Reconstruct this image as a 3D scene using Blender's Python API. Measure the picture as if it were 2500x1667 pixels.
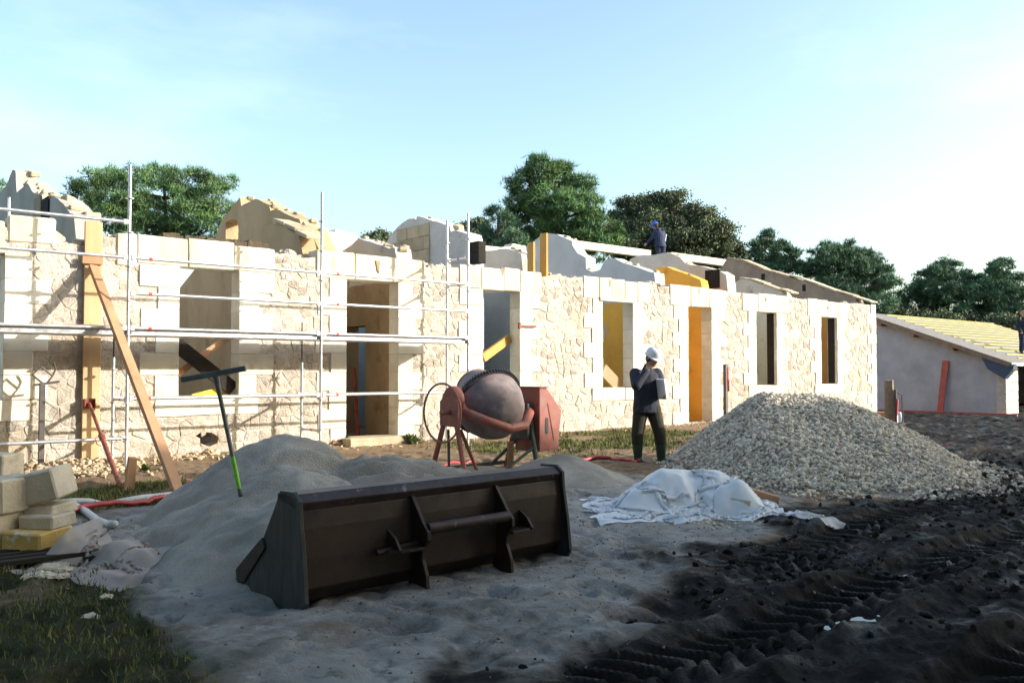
import bpy, math, random
import numpy as np
from mathutils import Vector, Matrix
from mathutils.geometry import tessellate_polygon
for o in list(bpy.data.objects): bpy.data.objects.remove(o)
S = bpy.context.scene
COL = S.collection
# ---------------------------------------------------------------- camera
FP, CH = 2130.0, 1.42                      # focal length in photo pixels, eye height
PHI = math.atan(2554/FP); PIT = math.atan((903-833.5)/FP)
sF, cF = math.sin(PHI), math.cos(PHI)
FW = Vector((cF*math.cos(PIT), sF*math.cos(PIT), math.sin(PIT)))
RT = Vector((sF, -cF, 0)); UP = RT.cross(FW); CP = Vector((0, 0, CH))
cam = bpy.data.cameras.new('camera'); co = bpy.data.objects.new('camera', cam); COL.objects.link(co)
cam.sensor_width = 36; cam.lens = 36*FP/2500; cam.clip_end = 2000; cam.clip_start = .05
co.location = CP; co.rotation_euler = FW.to_track_quat('-Z', 'Y').to_euler(); S.camera = co
# ---------------------------------------------------------------- sky, sun, exposure
SUN = Vector((1, -1, .5)).normalized()     # towards the sun
EL = math.asin(SUN.z)
W = bpy.data.worlds.new('World'); S.world = W; W.use_nodes = True
wn = W.node_tree; wn.nodes.clear()
sky = wn.nodes.new('ShaderNodeTexSky'); sky.sky_type = 'NISHITA'; sky.sun_disc = False
sky.sun_elevation = EL; sky.sun_rotation = math.radians(135)
sky.air_density = 1.0; sky.dust_density = 3.0; sky.ozone_density = .7; sky.altitude = 20
tc = wn.nodes.new('ShaderNodeTexCoord')
mp = wn.nodes.new('ShaderNodeMapping'); mp.inputs['Scale'].default_value = (1, 1, 3.2)
nz = wn.nodes.new('ShaderNodeTexNoise'); nz.inputs['Scale'].default_value = 2.3; nz.inputs['Detail'].default_value = 7; nz.inputs['Roughness'].default_value = .55
rp = wn.nodes.new('ShaderNodeValToRGB'); rp.color_ramp.elements[0].position = .5; rp.color_ramp.elements[1].position = .8
rp.color_ramp.elements[0].color = (0, 0, 0, 1); rp.color_ramp.elements[1].color = (.10, .10, .10, 1)
mx = wn.nodes.new('ShaderNodeMixRGB'); mx.inputs[2].default_value = (9.5, 9.7, 9.8, 1)
bg = wn.nodes.new('ShaderNodeBackground'); bg.inputs[1].default_value = .15
wo = wn.nodes.new('ShaderNodeOutputWorld')
L = wn.links.new
L(tc.outputs['Generated'], mp.inputs[0]); L(mp.outputs[0], nz.inputs['Vector']); L(nz.outputs['Fac'], rp.inputs[0])
L(rp.outputs[0], mx.inputs[0]); tn_ = wn.nodes.new('ShaderNodeMixRGB'); tn_.blend_type = 'MULTIPLY'; tn_.inputs[0].default_value = 1; tn_.inputs[2].default_value = (.94, 1.02, 1.0, 1); L(sky.outputs[0], tn_.inputs[1]); L(tn_.outputs[0], mx.inputs[1]); L(mx.outputs[0], bg.inputs[0]); L(bg.outputs[0], wo.inputs[0])
sl = bpy.data.lights.new('sun', 'SUN'); sl.energy = 3.1; sl.angle = math.radians(.55); sl.color = (1, .94, .85)
so = bpy.data.objects.new('sun', sl); COL.objects.link(so); so.rotation_euler = (-SUN).to_track_quat('-Z', 'Y').to_euler(); so.location = (20, -20, 30)
S.view_settings.view_transform = 'Standard'; S.view_settings.look = 'None'; S.view_settings.gamma = 1
S.view_settings.exposure = 1.4; S.view_settings.use_curve_mapping = False
S.render.engine = 'CYCLES'
# ---------------------------------------------------------------- pixel helpers (photo pixels 2500x1667)
def ray(x, y): return FW + RT*((x-1250)/FP) + UP*((833.5-y)/FP)
def onp(x, y, ax, v):
    d = ray(x, y); return CP + d*((v-CP[ax])/d[ax])
def gnd(x, y, z=0.0): return onp(x, y, 2, z)
def at(x, y, dep): return CP + ray(x, y)*dep
def rf(r, f, z=0.0): return Vector((sF*r+cF*f, -cF*r+sF*f, z))
# ---------------------------------------------------------------- noise
def _hash(i, j, s):
    h = (i.astype(np.int64)*374761393 + j.astype(np.int64)*668265263 + s*974634777) & 0xffffffff
    h = ((h ^ (h >> 13))*1274126177) & 0xffffffff
    return ((h ^ (h >> 16)) & 0xffff)/65535.0
def vn(x, y, s=0):
    x = np.asarray(x, float); y = np.asarray(y, float)
    i = np.floor(x); j = np.floor(y); a = x-i; b = y-j
    a = a*a*a*(a*(a*6-15)+10); b = b*b*b*(b*(b*6-15)+10)
    return ((_hash(i, j, s)*(1-a)+_hash(i+1, j, s)*a)*(1-b)+(_hash(i, j+1, s)*(1-a)+_hash(i+1, j+1, s)*a)*b)*2-1
def fbm(x, y, s=0, o=4, g=.5):
    t = 0; a = 1; n = 0
    for k in range(o):
        t = t+a*vn(x*2**k+k*17.3, y*2**k-k*9.1, s+k); n += a; a *= g
    return t/n
def sst(a, b, x):
    t = np.clip((x-a)/(b-a), 0, 1); return t*t*(3-2*t)
# ---------------------------------------------------------------- meshes
def fast(name, V, T, mat, parent=None, smooth=False, tone=None):
    V = np.asarray(V, np.float32); T = np.asarray(T, np.int32); k = T.shape[1]
    me = bpy.data.meshes.new(name)
    me.vertices.add(len(V)); me.vertices.foreach_set('co', V.ravel())
    me.loops.add(T.size); me.loops.foreach_set('vertex_index', T.ravel())
    me.polygons.add(len(T)); me.polygons.foreach_set('loop_start', np.arange(0, T.size, k, dtype=np.int32))
    me.polygons.foreach_set('loop_total', np.full(len(T), k, np.int32))
    me.polygons.foreach_set('use_smooth', np.full(len(T), smooth))
    me.update(calc_edges=True)
    if tone is not None:
        a = me.attributes.new('tone', 'FLOAT', 'POINT'); a.data.foreach_set('value', np.asarray(tone, np.float32))
    return link(name, me, mat, parent)
def link(name, me, mat=None, parent=None):
    if mat: me.materials.append(mat)
    o = bpy.data.objects.new(name, me); COL.objects.link(o); o.parent = parent
    if parent is not None and parent.type == 'EMPTY' and not parent.get('_loc'): o.location = -Vector(parent.location)   # meshes are written in world metres
    return o
def tag(o, label=None, cat=None, group=None, kind=None):
    if label: o['label'] = label
    if cat: o['category'] = cat
    if group: o['group'] = group
    if kind: o['kind'] = kind
    return o
def empty(name, loc, label, cat, group=None, rz=0):
    o = bpy.data.objects.new(name, None); COL.objects.link(o); o.location = loc; o.rotation_euler = (0, 0, rz); o.empty_display_size = .2
    return tag(o, label, cat, group)
class MB:
    def __init__(s): s.v = []; s.f = []; s.t = []
    def add(s, vs, fs, tone=1.0):
        n = len(s.v); s.v += [tuple(v) for v in vs]; s.f += [tuple(i+n for i in f) for f in fs]; s.t += [tone]*len(vs); return s
    def hexa(s, p, tone=1.0):      # 8 points: bottom ring 0-3, top ring 4-7
        return s.add(p, [(0, 3, 2, 1), (4, 5, 6, 7), (0, 1, 5, 4), (1, 2, 6, 5), (2, 3, 7, 6), (3, 0, 4, 7)], tone)
    def box(s, c, d, m=None, tone=1.0):
        x, y, z = d[0]/2, d[1]/2, d[2]/2
        p = [Vector(q) for q in ((-x, -y, -z), (x, -y, -z), (x, y, -z), (-x, y, -z), (-x, -y, z), (x, -y, z), (x, y, z), (-x, y, z))]
        if m is not None: p = [m @ q for q in p]
        return s.hexa([q+Vector(c) for q in p], tone)
    def cbox(s, lo, hi, ch=.012, jit=0.0, rng=random, m=None):   # chamfered box
        lo = Vector(lo); hi = Vector(hi); vs = []; idx = {}
        for cx in (0, 1):
            for cy in (0, 1):
                for cz in (0, 1):
                    j = Vector((rng.uniform(-jit, jit), rng.uniform(-jit, jit), rng.uniform(-jit, jit)))
                    for a in range(3):
                        q = Vector((hi.x if cx else lo.x, hi.y if cy else lo.y, hi.z if cz else lo.z))
                        for b, cc in enumerate((cx, cy, cz)):
                            if b != a: q[b] += -ch if cc else ch
                        q += j
                        idx[(cx, cy, cz, a)] = len(vs); vs.append(m @ q if m is not None else q)
        g = lambda c, a: idx[c+(a,)]
        fs = []
        for a in range(3):
            for sd in (0, 1):
                b, c2 = (a+1) % 3, (a+2) % 3; ring = []
                for (p, q) in ((0, 0), (1, 0), (1, 1), (0, 1)):
                    k = [0, 0, 0]; k[a] = sd; k[b] = p; k[c2] = q; ring.append(g(tuple(k), a))
                fs.append(tuple(ring if sd else ring[::-1]))
        for a in range(3):          # edges parallel to a
            b, c2 = (a+1) % 3, (a+2) % 3
            for (p, q) in ((0, 0), (1, 0), (1, 1), (0, 1)):
                k0 = [0, 0, 0]; k0[b] = p; k0[c2] = q; k1 = list(k0); k1[a] = 1
                r = (g(tuple(k0), b), g(tuple(k1), b), g(tuple(k1), c2), g(tuple(k0), c2))
                fs.append(r)
        for cx in (0, 1):
            for cy in (0, 1):
                for cz in (0, 1):
                    fs.append((g((cx, cy, cz), 0), g((cx, cy, cz), 1), g((cx, cy, cz), 2)))
        return s.add(vs, fs)
    def tube(s, pts, r, seg=8, cap=True, tone=1.0):
        pts = [Vector(p) for p in pts]; n = len(pts); rr = r if isinstance(r, (list, tuple)) else [r]*n
        vs = []; up = None
        for i, p in enumerate(pts):
            d = (pts[min(i+1, n-1)]-pts[max(i-1, 0)]).normalized()
            if up is None: up = d.orthogonal().normalized()
            a = (up-d*up.dot(d)).normalized(); b = d.cross(a); up = a
            for k in range(seg):
                t = 2*math.pi*k/seg; vs.append(p+(a*math.cos(t)+b*math.sin(t))*rr[i])
        fs = [(i*seg+k, i*seg+(k+1) % seg, (i+1)*seg+(k+1) % seg, (i+1)*seg+k) for i in range(n-1) for k in range(seg)]
        if cap: fs += [tuple(range(seg))[::-1], tuple((n-1)*seg+k for k in range(seg))]
        return s.add(vs, fs, tone)
    def beam(s, a, b, w, h, up=(0, 0, 1), tone=1.0):       # rectangular bar a->b, w sideways, h along up
        a = Vector(a); b = Vector(b); d = (b-a).normalized(); sd = d.cross(Vector(up))
        if sd.length < 1e-4: sd = Vector((1, 0, 0))
        sd.normalize(); u = sd.cross(d); x = sd*w/2; z = u*h/2
        return s.hexa([a-x-z, a+x-z, b+x-z, b-x-z, a-x+z, a+x+z, b+x+z, b-x+z], tone)
    def lathe(s, c, axis, prof, seg=24, tone=1.0, caps=True):   # prof: (along, radius)
        axis = Vector(axis).normalized(); a = axis.orthogonal().normalized(); b = axis.cross(a); c = Vector(c)
        vs = [c+axis*h+(a*math.cos(2*math.pi*k/seg)+b*math.sin(2*math.pi*k/seg))*r for h, r in prof for k in range(seg)]
        n = len(prof)
        fs = [(i*seg+k, i*seg+(k+1) % seg, (i+1)*seg+(k+1) % seg, (i+1)*seg+k) for i in range(n-1) for k in range(seg)]
        if caps: fs += [tuple(range(seg))[::-1], tuple((n-1)*seg+k for k in range(seg))]
        return s.add(vs, fs, tone)
    def prism(s, poly, fn, tone=1.0, holes=()):    # poly of 2D points, fn(p, side) -> 3D for side 0 and 1
        loops = [poly]+list(holes); al = [p for q in loops for p in q]
        n = len(al); vs = [fn(p, 0) for p in al]+[fn(p, 1) for p in al]
        tri = tessellate_polygon([[Vector((p[0], p[1], 0)) for p in q] for q in loops])
        fs = [tuple(t) for t in tri]+[tuple(i+n for i in t[::-1]) for t in tri]; k = 0
        for q in loops:
            m = len(q); fs += [(k+i, k+(i+1) % m, n+k+(i+1) % m, n+k+i) for i in range(m)]; k += m
        return s.add(vs, fs, tone)
    def sphere(s, c, r, sc=(1, 1, 1), seg=12, rings=8, m=None, tone=1.0):
        vs = [Vector((0, 0, r*sc[2]))]
        for i in range(1, rings):
            t = math.pi*i/rings
            for k in range(seg):
                p = 2*math.pi*k/seg; vs.append(Vector((r*sc[0]*math.sin(t)*math.cos(p), r*sc[1]*math.sin(t)*math.sin(p), r*sc[2]*math.cos(t))))
        vs.append(Vector((0, 0, -r*sc[2])))
        if m is not None: vs = [m @ v for v in vs]
        vs = [v+Vector(c) for v in vs]
        fs = [(0, 1+k, 1+(k+1) % seg) for k in range(seg)]
        fs += [(1+(i-1)*seg+k, 1+i*seg+k, 1+i*seg+(k+1) % seg, 1+(i-1)*seg+(k+1) % seg) for i in range(1, rings-1) for k in range(seg)]
        e = len(vs)-1; b = 1+(rings-2)*seg
        fs += [(e, b+(k+1) % seg, b+k) for k in range(seg)]
        return s.add(vs, fs, tone)
    def build(s, name, mat, parent=None, smooth=False, tone=False, bevel=0, remesh=0, sm=0, weld=True, autos=None):
        me = bpy.data.meshes.new(name); me.from_pydata(s.v, [], s.f)
        import bmesh
        if weld:
            bm = bmesh.new(); bm.from_mesh(me); bmesh.ops.recalc_face_normals(bm, faces=bm.faces); bm.to_mesh(me); bm.free()
        me.update()
        if tone:
            a = me.attributes.new('tone', 'FLOAT', 'POINT'); a.data.foreach_set('value', s.t)
        if smooth:
            me.polygons.foreach_set('use_smooth', [True]*len(me.polygons))
            if autos: me.set_sharp_from_angle(angle=math.radians(autos))
        o = link(name, me, mat, parent)
        if bevel:
            m = o.modifiers.new('bevel', 'BEVEL'); m.width = bevel; m.segments = 2; m.limit_method = 'ANGLE'; m.angle_limit = math.radians(40)
        if remesh:
            m = o.modifiers.new('remesh', 'REMESH'); m.mode = 'VOXEL'; m.voxel_size = remesh; m.use_smooth_shade = True
            if sm: m = o.modifiers.new('smooth', 'SMOOTH'); m.factor = .5; m.iterations = sm
        return o
# ---------------------------------------------------------------- materials
def M(name, c1, c2=None, scale=4, rough=.85, bump=.3, bscale=45, bdist=.01, objvar=.0, tone=False, metal=0, spec=.3,
      c3=None, s3=1.2, t3=(.55, .7), lo=.38, hi=.62, stretch=(1, 1, 1), trans=0, rvar=0, zpaint=None):
    m = bpy.data.materials.new(name); m.use_nodes = True; n = m.node_tree.nodes; l = m.node_tree.links.new
    b = n['Principled BSDF']; g = n.new('ShaderNodeNewGeometry'); mpn = n.new('ShaderNodeMapping'); mpn.inputs['Scale'].default_value = stretch
    l(g.outputs['Position'], mpn.inputs[0])
    def noise(sc, det=6, ro=.6):
        t = n.new('ShaderNodeTexNoise'); t.inputs['Scale'].default_value = sc; t.inputs['Detail'].default_value = det; t.inputs['Roughness'].default_value = ro
        l(mpn.outputs[0], t.inputs['Vector']); return t.outputs['Fac']
    def ramp(fac, a, c):
        r = n.new('ShaderNodeMapRange'); r.inputs[1].default_value = a; r.inputs[2].default_value = c; l(fac, r.inputs[0]); return r.outputs[0]
    def mix(fac, a, c, mode='MIX'):
        x = n.new('ShaderNodeMixRGB'); x.blend_type = mode
        if isinstance(fac, float): x.inputs[0].default_value = fac
        else: l(fac, x.inputs[0])
        for k, q in ((1, a), (2, c)):
            if isinstance(q, tuple): x.inputs[k].default_value = q+(1,) if len(q) == 3 else q
            else: l(q, x.inputs[k])
        return x.outputs[0]
    col = mix(ramp(noise(scale), lo, hi), c1, c2 or tuple(v*.8 for v in c1))
    if zpaint:                      # real paint up to the old ceiling line: (z, colour, colour2)
        sx = n.new('ShaderNodeSeparateXYZ'); l(g.outputs['Position'], sx.inputs[0])
        ad = n.new('ShaderNodeMath'); ad.operation = 'ADD'; l(sx.outputs[2], ad.inputs[0])
        sc_ = n.new('ShaderNodeMath'); sc_.operation = 'MULTIPLY'; l(noise(2.5), sc_.inputs[0]); sc_.inputs[1].default_value = .12; l(sc_.outputs[0], ad.inputs[1])
        col = mix(ramp(ad.outputs[0], zpaint[0]+.05, zpaint[0]+.08), mix(ramp(noise(1.7), .35, .65), zpaint[1], zpaint[2]), col)
    if c3: col = mix(ramp(noise(s3, 8, .65), *t3), col, c3)
    if objvar:
        oi = n.new('ShaderNodeObjectInfo'); mr = n.new('ShaderNodeMapRange'); mr.inputs[3].default_value = 1-objvar; mr.inputs[4].default_value = 1+objvar
        l(oi.outputs['Random'], mr.inputs[0]); cb = n.new('ShaderNodeCombineColor')
        for k in range(3): l(mr.outputs[0], cb.inputs[k])
        col = mix(1.0, col, cb.outputs[0], 'MULTIPLY')
    if tone:
        at_ = n.new('ShaderNodeAttribute'); at_.attribute_name = 'tone'; col = mix(1.0, col, at_.outputs['Color'], 'MULTIPLY')
    l(col, b.inputs['Base Color']); b.inputs['Roughness'].default_value = rough; b.inputs['Metallic'].default_value = metal
    b.inputs['Specular IOR Level'].default_value = spec
    if rvar:
        r = n.new('ShaderNodeMapRange'); r.inputs[1].default_value = .35; r.inputs[2].default_value = .65; r.inputs[3].default_value = rough-rvar; r.inputs[4].default_value = min(1, rough+rvar)
        l(noise(scale*1.7), r.inputs[0]); l(r.outputs[0], b.inputs['Roughness'])
    if trans: b.inputs['Transmission Weight'].default_value = trans
    if bump:
        bp = n.new('ShaderNodeBump'); bp.inputs['Strength'].default_value = bump; bp.inputs['Distance'].default_value = bdist
        l(noise(bscale, 5, .65), bp.inputs['Height']); l(bp.outputs[0], b.inputs['Normal'])
    return m
MT = dict(
 rubble=M('rubble_limestone', (.555, .495, .42), (.42, .365, .30), 9, .95, 1.0, 26, .03, .11, c3=(.44, .355, .26), s3=1.0, t3=(.55, .72)),
 rubble_t=M('rubble_limestone_small', (.555, .495, .42), (.42, .365, .30), 9, .95, 1.0, 26, .03, 0, True, c3=(.44, .355, .26), s3=1.0, t3=(.55, .72)),
 mortar=M('lime_mortar', (.61, .555, .485), (.50, .44, .37), 6, .98, 1.0, 22, .04, c3=(.42, .32, .21), s3=1.0),
 ashlar=M('ashlar_limestone', (.72, .68, .59), (.63, .58, .48), 2.2, .9, .45, 50, .012, .09, c3=(.50, .43, .31), s3=2.1, t3=(.56, .74)),
 lintel=M('weathered_lintel_stone', (.68, .64, .54), (.54, .48, .35), 3.5, .92, .5, 40, .015, .08, stretch=(1, 1, .25), c3=(.38, .31, .19), s3=2.5, t3=(.55, .70)),
 yblock=M('yellow_block_stone', (.50, .42, .30), (.41, .34, .23), 5, .95, .5, 50, .015, .15),
 render_w=M('white_plaster', (.70, .67, .60), (.60, .55, .47), 1.8, .92, .3, 40, .01, c3=(.46, .40, .31), s3=1.2, t3=(.6, .72)),
 brown=M('brown_plaster', (.40, .31, .20), (.30, .22, .14), 1.3, .95, .5, 25, .02, c3=(.15, .11, .07), s3=1.5, t3=(.53, .66), stretch=(1, 1, .6)),
 wood=M('new_pine_timber', (.60, .42, .24), (.50, .33, .17), 3, .7, .25, 60, .004, .08, stretch=(1, 1, .15)),
 wood_red=M('reddish_timber', (.44, .25, .14), (.36, .19, .10), 3, .7, .25, 60, .004, .06, stretch=(1, 1, .2)),
 wood_w=M('pale_beam_timber', (.66, .58, .46), (.56, .46, .34), 2, .75, .2, 40, .005, .05, stretch=(.2, 1, 1)),
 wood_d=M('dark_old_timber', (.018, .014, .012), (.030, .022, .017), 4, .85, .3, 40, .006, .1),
 ochre=M('ochre_timber', (.50, .30, .08), (.42, .24, .06), 3, .7, .2, 40, .005, 0, stretch=(1, 1, .3)),
 yellow=M('yellow_paint', (.75, .52, .04), (.68, .45, .03), 4, .5, .1, 40),
 galv=M('galvanised_steel', (.62, .63, .64), (.48, .49, .51), 9, .42, .15, 80, .003, .05, metal=.75, spec=.5, rvar=.12),
 red_mark=M('red_paint_mark', (.65, .06, .03), None, 8, .5, 0),
 redsteel=M('rusty_red_steel', (.32, .075, .045), (.20, .06, .04), 14, .6, .3, 90, .003, .05, spec=.4, c3=(.10, .05, .035), s3=8, t3=(.55, .65)),
 orange=M('faded_red_paint', (.30, .095, .07), (.22, .075, .058), 12, .55, .25, 90, .003, .05, spec=.4, c3=(.21, .15, .13), s3=6, t3=(.55, .7)),
 drum=M('cement_stained_drum', (.235, .17, .165), (.12, .105, .105), 3.5, .7, .35, 70, .005, 0, spec=.35, c3=(.31, .235, .225), s3=2.2, t3=(.5, .66)),
 black_iron=M('black_cast_iron', (.025, .025, .027), (.045, .04, .038), 10, .6, .3, 60, .004, 0, spec=.4),
 green_steel=M('green_steel', (.06, .12, .09), (.10, .10, .08), 8, .6, .2, 60),
 dark_steel=M('dark_painted_steel', (.06, .06, .065), (.11, .09, .08), 8, .55, .2, 60, spec=.4),
 bucket=M('worn_bucket_steel', (.015, .010, .0095), (.024, .014, .011), 5, .55, .35, 60, .004, 0, metal=.25, spec=.4, c3=(.038, .020, .014), s3=2.4, t3=(.52, .75), rvar=.12),
 bucket_edge=M('scuffed_bucket_top', (.05, .036, .037), (.026, .018, .017), 7, .5, .3, 60, .004, 0, metal=.3, c3=(.22, .20, .21), s3=9, t3=(.6, .72)),
 bucket_side=M('scraped_bucket_side', (.045, .052, .058), (.022, .023, .026), 4, .5, .3, 40, .004, 0, metal=.4, stretch=(1, 3, .6)),
 sand=M('damp_grey_sand', (.36, .34, .305), (.265, .248, .22), 2.2, .97, 1.0, 55, .02, c3=(.19, .18, .165), s3=1.3, t3=(.5, .75)),
 gravel=M('limestone_gravel', (.58, .51, .41), (.46, .40, .32), 14, .9, .4, 60, .006, 0, True),
 bark=M('pine_bark', (.13, .085, .06), (.08, .055, .04), 6, .95, .8, 20, .03),
 pine=M('pine_needles', (.085, .17, .07), (.12, .20, .07), .9, .75, 0, tone=True, spec=.25),
 pine2=M('dark_pine_needles', (.072, .145, .085), (.10, .17, .09), .9, .75, 0, tone=True, spec=.25),
 oak=M('holm_oak_leaves', (.085, .115, .062), (.115, .135, .075), 1.0, .7, 0, tone=True, spec=.25),
 grass=M('grass_blades', (.085, .115, .032), (.17, .16, .055), 2, .8, 0, tone=True, spec=.2),
 weed=M('weed_leaves', (.07, .12, .035), (.12, .15, .05), 4, .7, 0, tone=True),
 shed_wall=M('grey_cement_render', (.50, .515, .53), (.43, .445, .46), 1.5, .95, .5, 30, .012, 0, c3=(.36, .375, .395), s3=.8, t3=(.5, .7)),
 felt=M('grey_roof_sheet', (.20, .19, .185), (.15, .145, .14), 5, .9, .5, 40, .01, 0),
 batten=M('yellow_batten', (.52, .45, .14), (.46, .39, .11), 6, .65, .1, 40, .004, .1),
 fascia=M('grey_brown_fascia', (.28, .21, .15), (.22, .17, .12), 4, .8, .2, 40, .005, .05),
 bluesheet=M('blue_grey_sheet', (.06, .10, .16), (.05, .08, .13), 3, .55, .1, 40),
 redplank=M('red_painted_plank', (.50, .13, .09), (.42, .10, .07), 5, .6, .2, 40),
 interior=M('dark_interior', (.035, .03, .028), None, 4, .95, 0),
 hose=M('red_hose', (.40, .03, .04), (.30, .03, .03), 8, .45, .1, 60, spec=.5),
 pvc=M('grey_white_pipe', (.55, .57, .58), (.45, .47, .48), 6, .45, .1, 60, spec=.5),
 tool=M('grey_tool_steel', (.16, .18, .19), (.11, .12, .12), 10, .55, .2, 60, .003, 0, metal=.4),
 handle=M('brown_tool_handle', (.22, .16, .10), (.14, .12, .10), 8, .7, .2, 60),
 lime=M('lime_green_paint', (.22, .60, .06), (.16, .48, .05), 10, .5, 0),
 skin=M('skin', (.47, .28, .20), (.42, .24, .17), 12, .55, .1, 80, .002),
 hair=M('dark_hair', (.03, .022, .016), None, 20, .7, .3, 80, .003),
 navy=M('navy_jacket', (.020, .024, .038), (.030, .035, .050), 6, .8, .5, 22, .015, spec=.25),
 bluej=M('blue_work_jacket', (.022, .03, .075), (.035, .045, .095), 6, .8, .5, 18, .02, spec=.25),
 trousers=M('olive_trousers', (.028, .028, .018), (.040, .038, .025), 6, .9, .5, 22, .015),
 jeans=M('dark_blue_trousers', (.018, .026, .055), (.028, .036, .07), 6, .9, .5, 22, .015),
 boot=M('green_rubber_boots', (.018, .045, .030), (.025, .055, .036), 5, .4, .2, 20, .006, spec=.5),
 helmet=M('white_hard_hat', (.80, .81, .82), None, 6, .35, 0, spec=.5),
 helmet_b=M('blue_hard_hat', (.03, .12, .55), None, 6, .35, 0, spec=.5),
 paper=M('white_paper', (.80, .81, .84), (.76, .77, .80), 6, .8, 0),
 phone=M('black_phone', (.02, .02, .022), None, 6, .35, 0),
 pail=M('blue_grey_plastic', (.12, .19, .26), (.09, .14, .20), 5, .5, .1, 40),
 tile=M('clay_roof_tiles', (.40, .20, .12), (.30, .15, .10), 3, .9, .6, 12, .05),
 dirt=M('clods_of_earth', (.23, .155, .095), (.16, .105, .065), 5, .98, .8, 30, .02, .1),
 redtape=M('red_plastic_tape', (.65, .03, .04), None, 5, .5, 0),
 spare=M('spare', (.5, .2, .05), None))
# ================================================================= GROUND
D = 14.4                                   # facade plane is Y = D
def gbase(x, y):
    return -.30*sst(27, 35, x)+.035*fbm(x*.35, y*.35, 3, 3)*sst(13.8, 11.5, y)
MUDX = np.array([-40, -1, .5, 1.4, 2.5, 3.8, 5.5, 8, 11.5, 14, 18, 22, 27, 30, 60]); MUDY = np.array([-2., 2.0, 2.4, 2.9, 3.05, 3.6, 4.4, 4.75, 5.3, 6.4, 8.7, 11, 14.6, 26, 30])
def mudf(x, y): return sst(.60, -.50, y-np.interp(x, MUDX, MUDY)+.75*fbm(x*.9, y*.9, 11, 4)+.40*fbm(x*3.3, y*3.3, 12, 4))
def tracks(x, y):                          # ruts parallel to the house with tyre lugs
    z = np.zeros_like(x); msk = np.zeros_like(x)
    for (y0, w, dep, ph, x0, x1, k) in ((2.85, .25, .075, 0., 2.6, 40, .02), (1.75, .27, .09, .4, 3.0, 40, -.03), (3.75, .22, .05, .2, 5.2, 30, .06), (.9, .25, .08, 0, 0, 40, 0), (6.2, .25, .06, .1, 14, 40, .1), (4.9, .25, .07, .1, 12.5, 40, .1), (9.2, .25, .06, .1, 19, 40, .15)):
        d = (y-y0-k*(x-3)-.12*vn(x*.5, y*0+y0, 31))/w
        on = sst(x0-.5, x0+.5, x)*sst(x1+1, x1, x)
        rut = -dep*np.exp(-(d**4))+.045*np.exp(-((np.abs(d)-1.35)**2)/.08)*(.7+.5*vn(x*4, y*4, 8))
        sgn = np.where(d > 0, 1, -1)
        lug = np.sin((x+.22*np.abs(d)+np.where(d > 0, .06, 0)+ph)*2*math.pi/.20)
        lugz = .042*np.tanh(2.2*lug)*np.exp(-(d/1.0)**6)*sst(.0, .12, np.abs(d))
        msk = np.maximum(msk, on*np.exp(-(d*.95)**6)); z += on*(rut+lugz*(.75+.4*vn(x*1.5, y*1.5, 77)))
    return z, msk
PUD = [(4.40, 1.86, .30, .17), (4.9, 2.62, .26, .12), (6.4, 3.15, .22, .12)]
def gz(x, y):
    x = np.asarray(x, float); y = np.asarray(y, float)
    m = mudf(x, y); near = sst(26, 16, np.hypot(x, y))
    z = gbase(x, y)
    rid = 1-np.abs(fbm(x*.9+3, y*1.6, 21, 4))*2
    tz, tm = tracks(x, y); tm = tm*near
    z = z+m*(.12*fbm(x*.8, y*1.5, 5, 3)*(1-.5*tm)+(1-.9*tm)*.7*(.08*(rid-.5)+.05*(.5-np.abs(fbm(x*3.1, y*3.7, 6, 4)))*1.6-.05+.022*(.5-np.abs(fbm(x*11, y*12, 14, 3)))*1.5)+tz*near)
    foot = np.clip(fbm(x*3.4, y*3.4, 41, 3)-.10, 0, 1)+.45*np.clip(fbm(x*7+5, y*7, 47, 3)-.18, 0, 1)
    z = z+(1-m)*sst(13.9, 12.5, y)*(-.13*foot*near+.03*fbm(x*1.7, y*1.7, 42, 3)+.012*fbm(x*9, y*9, 43, 4)*near)
    z = z+sst(13.6, 14.2, y)*sst(30, 27.6, x)*.04*(1+fbm(x*2, y*2, 44, 3))
    for (px_, py_, rx_, ry_) in PUD: z = z-.07*np.exp(-(((x-px_)/rx_)**2+((y-py_)/ry_)**2)**2)
    return z
def gh(x, y): return float(gz(np.array([x]), np.array([y]))[0])
def grade(lo, hi, step, far_lo, far_hi, g=1.35):
    c = list(np.arange(lo, hi, step)); s = step; a = lo
    pre = []
    while a > far_lo: s *= g; a -= s; pre.append(a)
    s = step; b = c[-1]
    while b < far_hi: s *= g; b += s; c.append(b)
    return np.array(pre[::-1]+c)
gx = np.concatenate([grade(-.5, 12.5, .026, -700, 12.5), np.arange(12.55, 30, .06)]); s_ = .06; b_ = gx[-1]; ex = []
while b_ < 900: s_ *= 1.3; b_ += s_; ex.append(b_)
gx = np.unique(np.concatenate([gx, ex])); gy = grade(.9, 8.5, .026, -700, 8.5); gy = gy[gy <= 8.5]
yy = 8.5; st = .03; add = []
while yy < 900:
    yy += st; add.append(yy)
    if yy > 15: st *= 1.3
    elif yy > 10: st = .06
    else: st = .04
gy = np.concatenate([gy, add])
GX, GY = np.meshgrid(gx, gy); GZ = gz(GX, GY)
nx, ny = len(gx), len(gy)
ii = (np.arange(ny-1)[:, None]*nx+np.arange(nx-1)[None]).ravel()
Q = np.stack([ii, ii+1, ii+1+nx, ii+nx], 1)
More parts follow.
